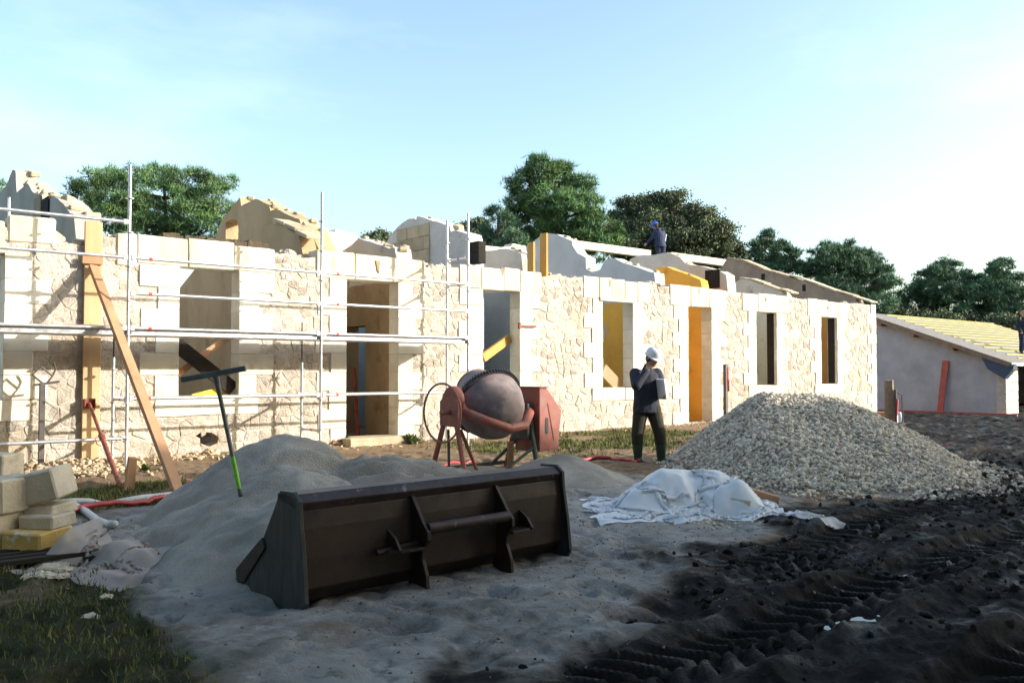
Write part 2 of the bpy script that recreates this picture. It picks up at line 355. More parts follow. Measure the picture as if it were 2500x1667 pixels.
def grassf(x, y):
    n = .8*fbm(x*.8, y*.8, 51, 4)
    a = sst(2.35, 1.75, x+.35*n)*sst(3.0, 4.2, y+.4*n)*sst(9.6, 8.8, y)
    b = sst(6.0, 4.6, x+.5*n)*sst(8.7, 9.3, y)*sst(12.2, 11.2, y+.6*n)
    c = .62*sst(8.6, 9.6, x+.6*n)*sst(9.8, 10.6, y+.3*n)*sst(14.2, 13.9, y)*sst(20, 15, x)
    d = sst(17, 19, y)
    return np.clip(np.maximum.reduce([a, b, c, d])*(.72+.9*fbm(x*1.6, y*1.6, 52, 4)), 0, 1)
def sandf(x, y):
    n = .7*fbm(x*.8, y*.8, 61, 4)
    a = sst(1.35, 2.1, x+.4*n)*sst(9.5, 8.2, x+.5*n)*sst(9.9, 8.9, y+.5*n)
    return np.clip(a*(1-mudf(x, y))*(.95+.8*fbm(x*1.4, y*1.4, 62, 4)), 0, 1)
me = bpy.data.meshes.new('ground')
V = np.stack([GX, GY, GZ], -1).reshape(-1, 3)
def gmat():
    m = bpy.data.materials.new('building_site_ground'); m.use_nodes = True; n = m.node_tree.nodes; l = m.node_tree.links.new; b = n['Principled BSDF']
    g = n.new('ShaderNodeNewGeometry')
    def noise(sc, det=7, ro=.65):
        t = n.new('ShaderNodeTexNoise'); t.inputs['Scale'].default_value = sc; t.inputs['Detail'].default_value = det; t.inputs['Roughness'].default_value = ro
        l(g.outputs['Position'], t.inputs['Vector']); return t.outputs['Fac']
    def mr(f, a, c, d=0., e=1.):
        r = n.new('ShaderNodeMapRange'); 
        for k, v in ((1, a), (2, c), (3, d), (4, e)): r.inputs[k].default_value = v
        l(f, r.inputs[0]); return r.outputs[0]
    def mix(f, a, c):
        x = n.new('ShaderNodeMixRGB'); l(f, x.inputs[0])
        for k, q in ((1, a), (2, c)):
            if isinstance(q, tuple): x.inputs[k].default_value = q+(1,)
            else: l(q, x.inputs[k])
        return x.outputs[0]
    def attr(a):
        t = n.new('ShaderNodeAttribute'); t.attribute_name = a; return t.outputs['Fac']
    def edge(a, sc=9, w=.5):       # mask with a ragged edge
        s = n.new('ShaderNodeMath'); s.operation = 'MULTIPLY_ADD'; l(noise(sc), s.inputs[0]); s.inputs[1].default_value = w; 
        t = n.new('ShaderNodeMath'); t.operation = 'SUBTRACT'; l(attr(a), t.inputs[0]); t.inputs[1].default_value = w*.5; l(t.outputs[0], s.inputs[2])
        return mr(s.outputs[0], .25, .75)
    earth = mix(mr(noise(3), .35, .65), (.25, .17, .105), (.17, .115, .07))
    earth = mix(mr(noise(14), .5, .7), earth, (.33, .25, .17))
    sand = mix(mr(noise(2.0), .35, .68), (.39, .375, .35), (.25, .235, .215))
    sand = mix(mr(noise(7), .55, .72), sand, (.10, .09, .082))
    sand = mix(mr(noise(1.1, 9, .7), .50, .66), sand, (.15, .135, .12)); sand = mix(mr(noise(4.5, 9, .75), .58, .70), sand, (.46, .44, .41))
    mud = mix(mr(noise(3.5), .35, .65), (.010, .009, .0085), (.019, .016, .0145))
    gr = mix(mr(noise(6), .35, .65), (.03, .042, .016), (.045, .04, .024))
    col = mix(edge('grass'), earth, gr); col = mix(edge('sand'), col, sand); me_ = edge('mud', 7, .9); col = mix(me_, col, mud)
    l(col, b.inputs['Base Color'])
    wet = mr(noise(2.6), .50, .66, .85, .22)
    x = n.new('ShaderNodeMix'); l(me_, x.inputs[0]); x.inputs[2].default_value = .97; l(wet, x.inputs[3]); l(x.outputs[0], b.inputs['Roughness'])
    b.inputs['Specular IOR Level'].default_value = .14
    bp = n.new('ShaderNodeBump'); bp.inputs['Strength'].default_value = 1.0; bp.inputs['Distance'].default_value = .035
    l(noise(32, 8, .7), bp.inputs['Height']); l(bp.outputs[0], b.inputs['Normal'])
    return m
go = fast('ground', V, Q, gmat(), smooth=True)
for nm, fn in (('grass', grassf), ('sand', sandf), ('mud', mudf)):
    a = go.data.attributes.new(nm, 'FLOAT', 'POINT'); a.data.foreach_set('value', fn(GX, GY).ravel().astype(np.float32))
tag(go, 'muddy building-site ground with sand, grass and wheel ruts', 'ground', kind='structure')
# puddles in the ruts
def puddle(c, rx, ry, dz, seed):
    rr = random.Random(seed); pts = []
    for k in range(26):
        t = 2*math.pi*k/26; q = 1+.35*vn(np.array(math.cos(t)*1.7+seed), np.array(math.sin(t)*1.7), 5)+rr.uniform(-.06, .06)
        pts.append((c[0]+rx*q*math.cos(t), c[1]+ry*q*math.sin(t), dz))
    m = MB(); m.add(pts+[(c[0], c[1], dz)], [(k, (k+1) % 26, 26) for k in range(26)])
    o = m.build('puddle', WATER, weld=False); tag(o, 'shallow puddle lying in the black mud', 'puddle', kind='structure'); return o
WATER = bpy.data.materials.new('muddy_water'); WATER.use_nodes = True
_b = WATER.node_tree.nodes['Principled BSDF']; _b.inputs['Base Color'].default_value = (.03, .027, .024, 1); _b.inputs['Roughness'].default_value = .04; _b.inputs['Specular IOR Level'].default_value = .6
for k, (px, py, rx, ry) in enumerate(((2390, 1085, .8, .5), (2300, 1040, 1.6, .6), (2420, 1105, .6, .3))):
    q = gnd(px, py); xs = q.x+np.linspace(-rx*.8, rx*.8, 15); ys = q.y+np.linspace(-ry*.8, ry*.8, 15); A, B = np.meshgrid(xs, ys)
    puddle((q.x, q.y), rx*1.35, ry*1.35, float(np.percentile(gz(A, B), 18)), k+1)
for k, (px_, py_, rx_, ry_) in enumerate(PUD): puddle((px_, py_), rx_*1.25, ry_*1.25, gh(px_, py_)+.028, k+11)
# ================================================================= RUINED HOUSE
RN = random.Random(5)
house = empty('ruined_house', (14, D, 0), 'long roofless single-storey limestone house with tall empty windows and doors', 'house')
OPN = [(1.2, 2.43, .99, 3.10), (4.93, 5.94, .98, 3.11), (8.0, 9.13, .17, 3.11), (11.2, 12.22, .10, 3.11), (14.78, 15.83, 1.01, 3.09), (17.93, 18.90, .06, 3.07), (20.92, 21.92, 1.0, 3.06), (24.28, 25.22, 1.0, 3.04)]
LIN = [(.55, 2.42, 3.56), (4.27, 6.58, 3.56), (7.38, 9.75, 3.60), (10.60, 12.86, 3.59), (14.15, 16.48, 3.585), (17.22, 19.55, 3.59), (20.28, 22.56, 3.56), (23.56, 25.89, 3.55)]
XR = 27.62
def wtop(x):
    for a, b, t in LIN:
        if a <= x <= b: return t-.02
    base = 3.53 if x > 10 else 3.47
    return base+.07*float(fbm(np.array(x*2.1), np.array(.5), 9, 3))-(.16 if 3.15 < x < 3.6 else 0)
bounds = [-3.0]+[v for o in OPN for v in o[:2]]+[XR]
core = MB(); Y0, Y1 = D+.008, D+.32
def wprism(pts, holes=(), y0=Y0, y1=Y1): core.prism(pts, lambda p, s: Vector((p[0], y1 if s else y0, p[1])), holes=holes)
def toppts(a, b):
    xs = list(np.arange(a, b, .11))+[b]
    return [(x, wtop(x)) for x in xs][::-1]
for k in range(0, len(bounds), 2):
    a, b = bounds[k], bounds[k+1]; wprism([(a, -.3), (b, -.3)]+toppts(a, b))
vent = [(5.20, .22), (5.30, .16), (5.45, .14), (5.60, .20), (5.62, .30), (5.50, .38), (5.33, .40), (5.22, .33)]
for (a, b, z0, z1) in OPN:
    wprism([(a, -.3), (b, -.3), (b, z0-.02), (a, z0-.02)], holes=[vent] if abs(a-4.93) < .01 else ())
    wprism([(a, z1+.02), (b, z1+.02)]+toppts(a, b))
fwall = core.build('front_wall', MT['mortar'], house)
# dressed blocks
RECT = []                                   # areas covered by dressed stone
BLK = {}
def block(name, x0, x1, z0, z1, mat, y0=None, y1=None, ch=.008, jit=.004, parent=None):
    RECT.append((x0, x1, z0, z1))
    m = MB(); m.cbox((x0+.002, D-.014-RN.uniform(0, .010) if y0 is None else y0, z0+.002), (x1-.002, D+.326 if y1 is None else y1, z1-.002), ch, jit, RN)
    return m.build(name, mat, parent or fwall)
for i, (a, b, z0, z1) in enumerate(OPN):
    win = z0 > .5; zb = z0-.31 if win else -.1
    n = max(3, round((z1-(z0 if win else .0))/.335)); hgt = (z1-(z0 if win else 0.0))/n
    for sd in (0, 1):
        for k in range(n):
            w = (.60 if (k+i+(1 if win else 0)) % 2 else .35)+RN.uniform(-.035, .035)
            zz0 = (z0 if win else 0)+k*hgt; zz1 = zz0+hgt
            if not win and k == 0: zz0 = -.12
            if sd == 0: block('quoin_block', a-w, a+.006, zz0, zz1, MT['ashlar'])
            else: block('quoin_block', b-.006, b+w, zz0, zz1, MT['ashlar'])
    la, lb, lt = LIN[i]
    nb = (1, 3, 3, 4, 5, 3, 3, 4)[i] if i else 2
    cuts = [la]+sorted(la+(lb-la)*(k+RN.uniform(-.12, .12))/nb for k in range(1, nb))+[lb]
    for k in range(nb):
        block('lintel_block', cuts[k], cuts[k+1], z1, lt+RN.uniform(-.03, .03), MT['lintel'], ch=.014, jit=.007)
    if win:
        sc = [a-.36, a+.1+RN.uniform(-.1, .1), b-.2+RN.uniform(-.1, .1), b+.36]
        for k in range(3): block('sill_block', sc[k], sc[k+1], z0-.31, z0-RN.uniform(0, .02), MT['ashlar'], jit=.008)
    else:
        block('threshold_stone', a-.1, b+.1, -.25, z0, MT['yblock'], y0=D-.34 if i == 2 else D-.05, ch=.02)
z = 0
for k in range(11):
    w = .55 if k % 2 else .30
    block('quoin_block', XR-w, XR+.02, -.1 if k == 0 else k*.325, (k+1)*.325, MT['ashlar'])
block('coping_block', 2.45, 3.08, 3.27, 3.69, MT['lintel'], jit=.02, ch=.03)
block('coping_block', 3.95, 4.26, 3.05, 3.57, MT['lintel'], jit=.01, ch=.02)
# rubble stones: irregular cells packed between the dressed blocks
def clip(poly, nx, ny, c):
    out = []
    for i in range(len(poly)):
        p, q = poly[i], poly[(i+1) % len(poly)]; dp = nx*p[0]+ny*p[1]-c; dq = nx*q[0]+ny*q[1]-c
        if dp <= 0: out.append(p)
        if dp*dq < 0: t = dp/(dp-dq); out.append((p[0]+(q[0]-p[0])*t, p[1]+(q[1]-p[1])*t))
    return out
sites = []; zc = -.12
while zc < 3.7:                              # rough courses of uneven height
    h = RN.choice([.08, .10, .12, .14, .17, .21])*RN.uniform(.9, 1.1); x = -.8
    while x < XR+.2:
        w = h*RN.choice([.8, 1.1, 1.5, 2.0, 2.6])*RN.uniform(.85, 1.15); w = min(max(w, .09), .42)
        sites.append((x+w/2+RN.uniform(-.12, .12)*w, zc+h/2+RN.uniform(-.30, .30)*h+.05*math.sin(x*.9+zc*3))); x += w
    zc += h
SA = np.array(sites); stones = []
for (x, z) in sites:
    if z > wtop(x)-.03 or x > XR: continue
    if any(a-.02 < x < b+.02 and c-.03 < z < d+.02 for a, b, c, d in OPN): continue
    if any(a < x < b and c < z < d for a, b, c, d in RECT): continue
    if (x-5.41)**2+((z-.27)*1.3)**2 < .07: continue
    poly = [(x-.30, z-.18), (x+.30, z-.18), (x+.30, z+.18), (x-.30, z+.18)]
    dd2 = (SA[:, 0]-x)**2+(SA[:, 1]-z)**2; nb = np.argpartition(dd2, 22)[:22]
    for q in nb:
        ax, az = SA[q, 0]-x, SA[q, 1]-z
        if ax*ax+az*az < 1e-9: continue
        poly = clip(poly, ax, az, ax*(x+SA[q, 0])/2+az*(z+SA[q, 1])/2)
        if len(poly) < 3: break
    zt = wtop(x)+.015; poly = clip(poly, 0, 1, zt)
    if len(poly) < 3: continue
    if RN.random() < .10: continue          # buried under mortar
    stones.append((x, z, poly))
def stone_mesh(x, z, poly):
    cx = sum(p[0] for p in poly)/len(poly); cz = sum(p[1] for p in poly)/len(poly)
    n = len(poly); vs = []; front = RN.uniform(-.007, .005)
    if 2.9 < x < 4.3 and z > 2.8: front = RN.uniform(-.012, .04)
    tilt = (RN.uniform(-.05, .05), RN.uniform(-.06, .06))
    for (sc, y) in ((.995, .03), (.965, front+.009), (.84, front+.001)):
        for p in poly:
            dx, dz = p[0]-cx, p[1]-cz; k = sc*RN.uniform(.95, 1.02)
            vs.append((cx+dx*k, D+y+dx*tilt[0]+dz*tilt[1]+(RN.uniform(-.005, .005) if y < .029 else 0), cz+dz*k))
    vs.append((cx+RN.uniform(-.01, .01), D+front-RN.uniform(0, .008), cz))
    fs = [(r*n+k, r*n+(k+1) % n, (r+1)*n+(k+1) % n, (r+1)*n+k) for r in (0, 1) for k in range(n)]+[(2*n+k, 2*n+(k+1) % n, 3*n) for k in range(n)]
    return vs, fs
def area(p): return abs(sum(p[i][0]*p[(i+1) % len(p)][1]-p[(i+1) % len(p)][0]*p[i][1] for i in range(len(p))))/2
stones.sort(key=lambda s: -area(s[2])/((s[0])**2+D**2)/(1 if s[0] > 2.2 else 99))
rest = MB()
for k, (x, z, poly) in enumerate(stones):
    vs, fs = stone_mesh(x, z, poly)
    if k < 300:
        m = MB(); m.add(vs, fs); m.build('rubble_stone', MT['rubble'], fwall)
    else: rest.add(vs, fs, RN.choice([.72, .85, .95, 1.0, 1.05, 1.12])*RN.uniform(.95, 1.05))
o = rest.build('rubble_masonry', MT['rubble_t'], fwall, tone=True); tag(o, kind='stuff')
# ---- walls standing across the house and along its middle
def xwall(X, px, mat, th=.38, doors=(), holes=(), yb=None, jit=.022, name='cross_wall', seed=1, floor=-.1):
    rr = random.Random(seed); top = []
    P = [onp(x, y, 0, X) for x, y in px]
    for a, b in zip(P, P[1:]):
        n = max(1, int((b-a).length/.22))
        for k in range(n):
            q = a.lerp(b, k/n); top.append((q.y+(rr.uniform(-.02, .02) if k else 0), q.z+(rr.uniform(-jit, jit) if k else 0)))
    top.append((P[-1].y, P[-1].z))
    y_f = D+.325; poly = [p for p in top if p[1] > 3.0 and p[0] > y_f+.02]
    if poly[-1][1] > 3.4: poly.append((y_f, min(3.45, poly[-1][1])))
    else: poly.append((y_f, poly[-1][1]))
    if yb: poly = [(yb, 3.0), (max(poly[0][0]+.1, yb-.5), 3.0)]+poly
    base = [(y_f, floor)]
    for (d0, d1, dz) in sorted(doors): base += [(d0, floor), (d0, dz), (d1, dz), (d1, floor)]
    base.append((poly[0][0], floor))
    m = MB(); m.prism(poly+base, lambda p, s: Vector((X+(th if s else 0), p[0], p[1])), holes=holes)
    w = m.build(name, mat, house)
    for q in range(len(top)-1):
        if rr.random() < .5 and top[q][1] > 3.4 and top[q][0] > y_f+.1:
            s = rr.uniform(.04, .09); e = MB(); e.cbox((-s*rr.uniform(.8, 1.5), -s, -s*.7), (s*rr.uniform(.8, 1.5), s, s*.7), s*.25, s*.2, rr, Matrix.Rotation(rr.uniform(-.6, .6), 3, 'X') @ Matrix.Rotation(rr.uniform(-.5, .5), 3, 'Z'))
            dx = rr.uniform(.10, th-.06); e.v = [(a+X+dx, b+top[q][0], c+top[q][1]-s*.15) for a, b, c in e.v]; e.build('edge_stone', MT['yblock'], w)
    return w
def wmat(n, up, up2, z, lo, lo2, c3=(.30, .24, .17)): return M(n, up, up2, 1.6, .93, .7, 20, .03, c3=c3, s3=1.4, t3=(.58, .72), zpaint=(z, lo, lo2), stretch=(1, 1, .7))
mA = M('grey_gable_plaster', (.46, .42, .37), (.37, .33, .27), 1.5, .95, .6, 24, .02, c3=(.20, .16, .11), s3=1.3, t3=(.6, .74), stretch=(1, 1, .5))
mB = M('tan_plaster', (.44, .34, .21), (.36, .27, .16), 1.2, .95, .5, 24, .02, c3=(.26, .19, .11), s3=1.3, t3=(.58, .72), stretch=(1, 1, .6))
wA = xwall(3.45, [(-80, 560), (14, 455), (31, 414), (38, 418), (41, 470), (68, 448), (80, 470), (102, 474), (104, 486), (122, 490), (124, 480), (140, 484), (188, 535), (191, 575), (205, 600), (214, 622)], mA, seed=1)
arch = [onp(x, y, 0, 7.72) for x, y in [(551, 588), (551, 545), (556, 540), (566, 536), (576, 537), (581, 542), (582, 560), (581, 586)]]
wB = xwall(7.72, [(522, 600), (536, 550), (550, 526), (586, 481), (589, 503), (622, 486), (628, 486), (657, 501), (660, 515), (672, 511), (731, 535), (735, 548), (756, 560), (770, 590)], mB, holes=[[(p.y, p.z) for p in arch]], doors=[(D+2.2, D+3.2, 2.3)], yb=D+10, seed=2)
xwall(7.30, [(640, 556), (672, 544), (700, 556), (756, 586), (775, 606)], mB, th=.30, seed=3, doors=[(D+1.0, D+1.35, 2.2)])
mC = wmat('lavender_over_brown_plaster', (.52, .50, .48), (.45, .42, .39), 3.2, (.37, .28, .17), (.27, .20, .12), (.13, .10, .07))
xwall(9.32, [(820, 622), (842, 609), (875, 581), (904, 590), (950, 607), (958, 603), (964, 606), (972, 625)], mC, seed=4, doors=[(D+1.55, D+2.5, 2.35)], yb=D+6)
mD = wmat('white_over_blue_plaster', (.60, .59, .58), (.52, .50, .47), 3.2, (.34, .43, .49), (.29, .37, .42))
wD = xwall(11.12, [(945, 590), (952, 575), (972, 553), (997, 535), (1012, 533), (1015, 540), (1019, 528), (1055, 539), (1098, 552), (1101, 566), (1110, 562), (1141, 571), (1146, 590), (1168, 600), (1176, 640)], mD, seed=5, yb=D+6)
mE = wmat('lavender_over_bluegrey_plaster', (.54, .52, .50), (.46, .43, .40), 3.2, (.30, .34, .38), (.25, .29, .33), (.33, .26, .19))
xwall(12.62, [(1160, 640), (1188, 612), (1237, 607), (1290, 628), (1300, 645)], mE, seed=6, yb=D+6)
mF = wmat('lavender_over_ochre_plaster', (.56, .545, .55), (.50, .485, .48), 3.2, (.82, .44, .075), (.72, .37, .06), (.44, .42, .41))
xwall(17.08, [(1286, 600), (1317, 578), (1341, 570), (1360, 572), (1396, 588), (1398, 600), (1410, 618), (1430, 629), (1431, 656), (1445, 664), (1465, 659), (1473, 642), (1484, 631), (1500, 630), (1522, 642), (1566, 656), (1613, 673), (1632, 684)], mF, jit=.015, seed=7)
mG = M('ochre_plaster', (.80, .43, .075), (.70, .36, .06), 1.5, .93, .3, 30, .01, c3=(.34, .20, .06), s3=1.5, t3=(.6, .75))
xwall(19.02, [(1600, 656), (1610, 653), (1626, 651), (1648, 660), (1728, 689), (1738, 700)], mG, th=.30, jit=.012, seed=8)
mH = wmat('grey_over_ochre_plaster', (.53, .52, .49), (.47, .45, .41), 3.2, (.56, .35, .085), (.47, .28, .06))
wH = xwall(20.12, [(1528, 650), (1540, 632), (1561, 623), (1600, 622), (1632, 617), (1660, 628), (1672, 642), (1720, 652), (1758, 662), (1790, 680), (1797, 702)], mH, seed=9)
mI = wmat('cement_over_pale_green_plaster', (.50, .49, .46), (.43, .42, .38), 3.2, (.58, .61, .55), (.52, .56, .50))
xwall(23.05, [(1772, 714), (1790, 694), (1808, 681), (1832, 684), (1907, 709), (1942, 722)], mI, jit=.012, seed=10)
mJ = wmat('brown_gable_over_orange_plaster', (.34, .27, .21), (.26, .20, .16), 3.3, (.56, .22, .06), (.50, .27, .07), (.19, .14, .10))
wJ = xwall(27.20, [(1760, 655), (1775, 631), (1813, 636), (1868, 659), (1962, 685), (2044, 713), (2136, 742)], mJ, th=.42, seed=11, jit=.03)
# weathered coping that caps the end gable and a lower wall
def cap_run(X, px, w, h, mat, parent, n, rr=random.Random(3)):
    P = [onp(x, y, 0, X) for x, y in px]; seg = []
    for a, b in zip(P, P[1:]): seg.append((a, b, (b-a).length))
    for a, b, ln in seg:
        k = max(1, int(ln/.45))
        for q in range(k):
            c0 = a.lerp(b, q/k); c1 = a.lerp(b, (q+.96)/k); up = Vector((0, 0, h/2+rr.uniform(-.015, .03)))
            m = MB(); m.beam(c0+up+Vector((w/2-.06, 0, 0)), c1+up+Vector((w/2-.06, 0, rr.uniform(-.02, .02))), w, h); m.build('coping_stone', mat, parent, bevel=.012)
cap_run(27.20, [(1778, 631), (1813, 636), (1868, 659), (1962, 685), (2044, 713), (2130, 741)], .46, .05, MT['yblock'], wJ, 0)
cap_run(23.05, [(1808, 681), (1832, 684), (1907, 709), (1936, 719)], .40, .05, MT['yblock'], house, 0)
cap_run(7.30, [(672, 544), (700, 556), (756, 586)], .36, .07, MT['yblock'], house, 0)
# yellow blocks showing in the bare part of one gable
P0 = onp(955, 620, 0, 11.12); P1 = onp(1050, 620, 0, 11.12); ylo, yhi = P1.y, P0.y
row = 0; zz = 3.25
ptop = [onp(x, y, 0, 11.12) for x, y in [(945, 590), (952, 575), (972, 553), (997, 535), (1012, 533), (1019, 530), (1055, 539)]]
while zz < 5.6:
    y = ylo-(.22 if row % 2 else 0)
    while y < yhi:
        a, b = max(y, ylo), min(y+.46, yhi); y += .46
        if b-a < .08: continue
        lim = min(float(np.interp(v, [p.y for p in ptop][::-1], [p.z for p in ptop][::-1])) for v in (a, b))
        if zz+.29 > lim-.02: continue
        m = MB(); m.cbox((11.12-.02-RN.uniform(0, .012), a+.006, zz+.006), (11.3, b-.006, zz+.294), .012, .006, RN); m.build('stone_block', MT['yblock'], wD)
    zz += .30; row += 1
# middle wall along the ridge, sunlit fragments
YS = D+6.5
sp = [(735, 655), (742, 553), (800, 557), (803, 566), (818, 567), (820, 560), (872, 572), (880, 655), (1172, 668), (1182, 600), (1248, 604), (1252, 596), (1284, 601), (1290, 668), (1526, 672), (1536, 654), (1652, 657), (1660, 690), (1850, 724)]
P = [onp(x, y, 1, YS) for x, y in sp]; rr = random.Random(12); top = []
for a, b in zip(P, P[1:]):
    n = max(1, int((b-a).length/.2)); top += [((a.lerp(b, k/n)).x, (a.lerp(b, k/n)).z+rr.uniform(-.02, .02)) for k in range(n)]
m = MB(); m.prism([(P[0].x, -.1)]+top+[(27.19, P[-1].z), (27.19, -.1)], lambda p, s: Vector((p[0], YS+.4*s, p[1]))); m.build('spine_wall', MT['render_w'], house)
m = MB(); m.prism([(-3, -.1), (27.6, -.1)]+[(x, 3.2+.12*math.sin(x*3)) for x in np.arange(27.6, -3, -.7)], lambda p, s: Vector((p[0], D+13+.4*s, p[1]))); m.build('back_wall', mA, house)
# ridge beams
for (xa, ya, xb, yb_) in ((1394, 588, 1584, 628), (1634, 621, 1772, 646)):
    a = onp(xa, ya, 1, D+6.9); b = onp(xb, yb_, 1, D+6.9); b.z = a.z = (a.z+b.z)/2
    m = MB(); m.beam(a, b, .22, .26); m.build('ridge_beam', MT['wood_w'], house, bevel=.01)
# flue soot and the shade of open holes, painted on dark boxes
def pxbox(X, x0, x1, y0, y1, th, name, mat, off=-.02):
    a = onp(x0, y1, 0, X); b = onp(x1, y0, 0, X); m = MB()
    m.box(((X+off+th/2), (a.y+b.y)/2, (a.z+b.z)/2), (th, abs(a.y-b.y), abs(b.z-a.z))); return m.build(name, mat, house, bevel=.01)
MT['soot_shade'] = M('soot_and_hole_shade', (.018, .016, .015), (.03, .026, .022), 5, .95, .8, 20, .03)
pxbox(20.12, 1722, 1757, 657, 706, .3, 'chimney_flue', MT['soot_shade'])
pxbox(3.45, 103, 122, 478, 560, .3, 'chimney_flue', MT['soot_shade'], -.03)
pxbox(3.45, 84, 102, 474, 552, .3, 'chimney_flue', MT['brown'], -.02)
pxbox(11.12, 1148, 1170, 588, 645, .2, 'chimney_flue', MT['soot_shade'])
for x in (1863, 1963): pxbox(27.2, x-4, x+4, 668+(x-1863)*.27, 684+(x-1863)*.27, .2, 'beam_pocket', MT['soot_shade'], -.015)
# dark lined reveals and apron panels of the last two windows
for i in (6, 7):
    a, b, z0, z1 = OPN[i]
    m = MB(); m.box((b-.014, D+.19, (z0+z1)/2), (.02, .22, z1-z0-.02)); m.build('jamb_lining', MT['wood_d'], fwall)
# splayed roof-slope beam pockets in lintels
for (px, py) in ((1600, 0),): pass
for (px, py, w, h) in ((921, 652, .10, .24), (1225, 665, .10, .18), (1487, 693, .09, .2), (1705, 712, .09, .18), (1868, 732, .08, .12), (2020, 752, .09, .12)):
    q = onp(px, py, 1, D); m = MB()
    m.add([(q.x-w/2, D-.031, q.z+h/2), (q.x+w/2, D-.033, q.z+h/2), (q.x+w*.25, D-.031, q.z-h/2), (q.x-w*.1, D-.033, q.z-h*.35), (q.x-w/2, D+.02, q.z+h/2), (q.x+w/2, D+.02, q.z+h/2), (q.x+w*.25, D+.02, q.z-h/2), (q.x-w*.1, D+.02, q.z-h*.35)], [(0, 1, 2, 3), (4, 7, 6, 5), (0, 4, 5, 1), (1, 5, 6, 2), (2, 6, 7, 3), (3, 7, 4, 0)])
    m.build('rafter_socket', MT['brown'], fwall)
m = MB()
for x in np.arange(4.75, 6.45, .12):
    s = RN.uniform(.05, .09); m.box((x, D+.17+RN.uniform(-.03, .03), 3.565+s*.4), (.15, .22, s*1.3), Matrix.Rotation(RN.uniform(-.15, .15), 3, 'Y'))
tag(m.build('mossy_cap', M('dark_moss', (.07, .055, .04), (.12, .095, .06), 9, .98, .9, 25, .03), fwall), kind='stuff')
a, b = onp(1464, 727, 1, D-.03), onp(1553, 737, 1, D-.03); m = MB(); m.cbox((a.x, D-.05, 3.05), (b.x, D+.10, 3.14), .008, .006, RN); m.build('lintel_board', MT['wood_w'], fwall)
# loose stones along the broken wall head
for k in range(46):
    x = RN.choice([RN.uniform(2.6, 4.3), RN.uniform(6.6, 7.4), RN.uniform(9.8, 10.6), RN.uniform(12.9, 14.1), RN.uniform(16.5, 17.2), RN.uniform(26, 27.4)])
    s = RN.uniform(.04, .11); m = MB()
    m.sphere((x, D+RN.uniform(.06, .26), wtop(x)+s*.35), s, (RN.uniform(.8, 1.5), RN.uniform(.8, 1.2), RN.uniform(.5, .8)), 7, 5)
    m.v = [tuple(c+RN.uniform(-.013, .013) for c in v) for v in m.v]; m.build('loose_stone', MT['rubble'], fwall)
# iron shutter bar beside a door
q = onp(1267, 795, 1, D-.05); m = MB(); m.box((q.x+.25, D-.05, q.z), (.5, .03, .045)); m.box((q.x+.02, D-.045, q.z), (.05, .06, .14)); m.build('shutter_bar', MT['redsteel'], fwall, bevel=.004)
# ================================================================= SCAFFOLD
YO, YI = D-1.05, D-.35
SX = [.75, 3.84, 6.94, 10.04]
scaf = empty('scaffold', (6.9, D-.7, 0), 'galvanised tube scaffold with a steel deck standing before the white house wall', 'scaffold')
def standard(x, y, ztop, zb=.0, r=.0242):
    g = gh(x, y)
    m = MB(); m.tube([(x, y, g+.01), (x, y, ztop)], r, 10); s = m.build('standard', MT['galv'], scaf, smooth=True, autos=40)
    m = MB(); m.tube([(x, y, ztop-.18), (x, y, ztop+.02)], r*.82, 8)
    m = MB(); m.box((x, y, g+.004), (.13, .13, .012)); m.build('base_plate', MT['galv'], s)
    for z in np.arange(.43, ztop-.1, .5):
        m = MB(); m.lathe((x, y, z), (0, 0, 1), [(-.005, .061), (.005, .061)], 12); m.build('rosette', MT['galv'], s)
    return s
for x in SX: standard(x, YO, 4.43)
for x, zt in zip(SX, (4.3, 1.62, 1.55, 4.38)): standard(x, YI, zt)
for x in SX[1:3]:
    m = MB(); m.tube([(x, YI, 1.5), (x, YI, 2.25)], .012, 6); m.build('spigot_rod', MT['dark_steel'], scaf)
def ledger(a, b, r=.0242, name='ledger'):
    a = Vector(a); b = Vector(b); d = (b-a).normalized(); a = a+d*.03; b = b-d*.03
    m = MB(); m.tube([a, b], r, 10); o = m.build(name, MT['galv'], scaf, smooth=True, autos=40)
    for p, s in ((a, 1), (b, -1)):
        m = MB(); m.box(p+d*(.025*s)+Vector((0, 0, .002)), (.06 if abs(d.x) > .5 else .05, .06 if abs(d.y) > .5 else .05, .075)); m.build('wedge_head', MT['galv'], o, bevel=.006)
    q = a+d*.25; m = MB(); m.tube([q, q+d*.05], r+.0015, 10, cap=False); m.build('red_mark', MT['red_mark'], o)
    return o
for k, x in enumerate(SX[:-1]):
    x1 = SX[k+1]
    for z in ((.43, 2.03, 3.06, 3.58) if k == 0 else (1.0, 2.03, 2.54, 3.06)): ledger((x, YO, z), (x1, YO, z))
    if k: ledger((x, YI, .99), (x1, YI, .99))
    ledger((x, YI, 2.0 if k < 2 else 2.03), (x1, YI, 2.0 if k < 2 else 2.03))
    for q in range(2):
        y0 = YO+.03+q*.345; m = MB()
        m.cbox((x+.05, y0, 1.925), (x1-.05, y0+.335, 2.045), .008)
        o = m.build('deck_plank', MT['galv'], scaf)
for x, zs in zip(SX, ((1.98, 3.06), (.40, .98, 1.97), (.40, .97, 1.97), (1.0, 1.97, 3.07, 3.58))):
    for z in zs: ledger((x, YO, z), (x, YI, z), .0215, 'transom')
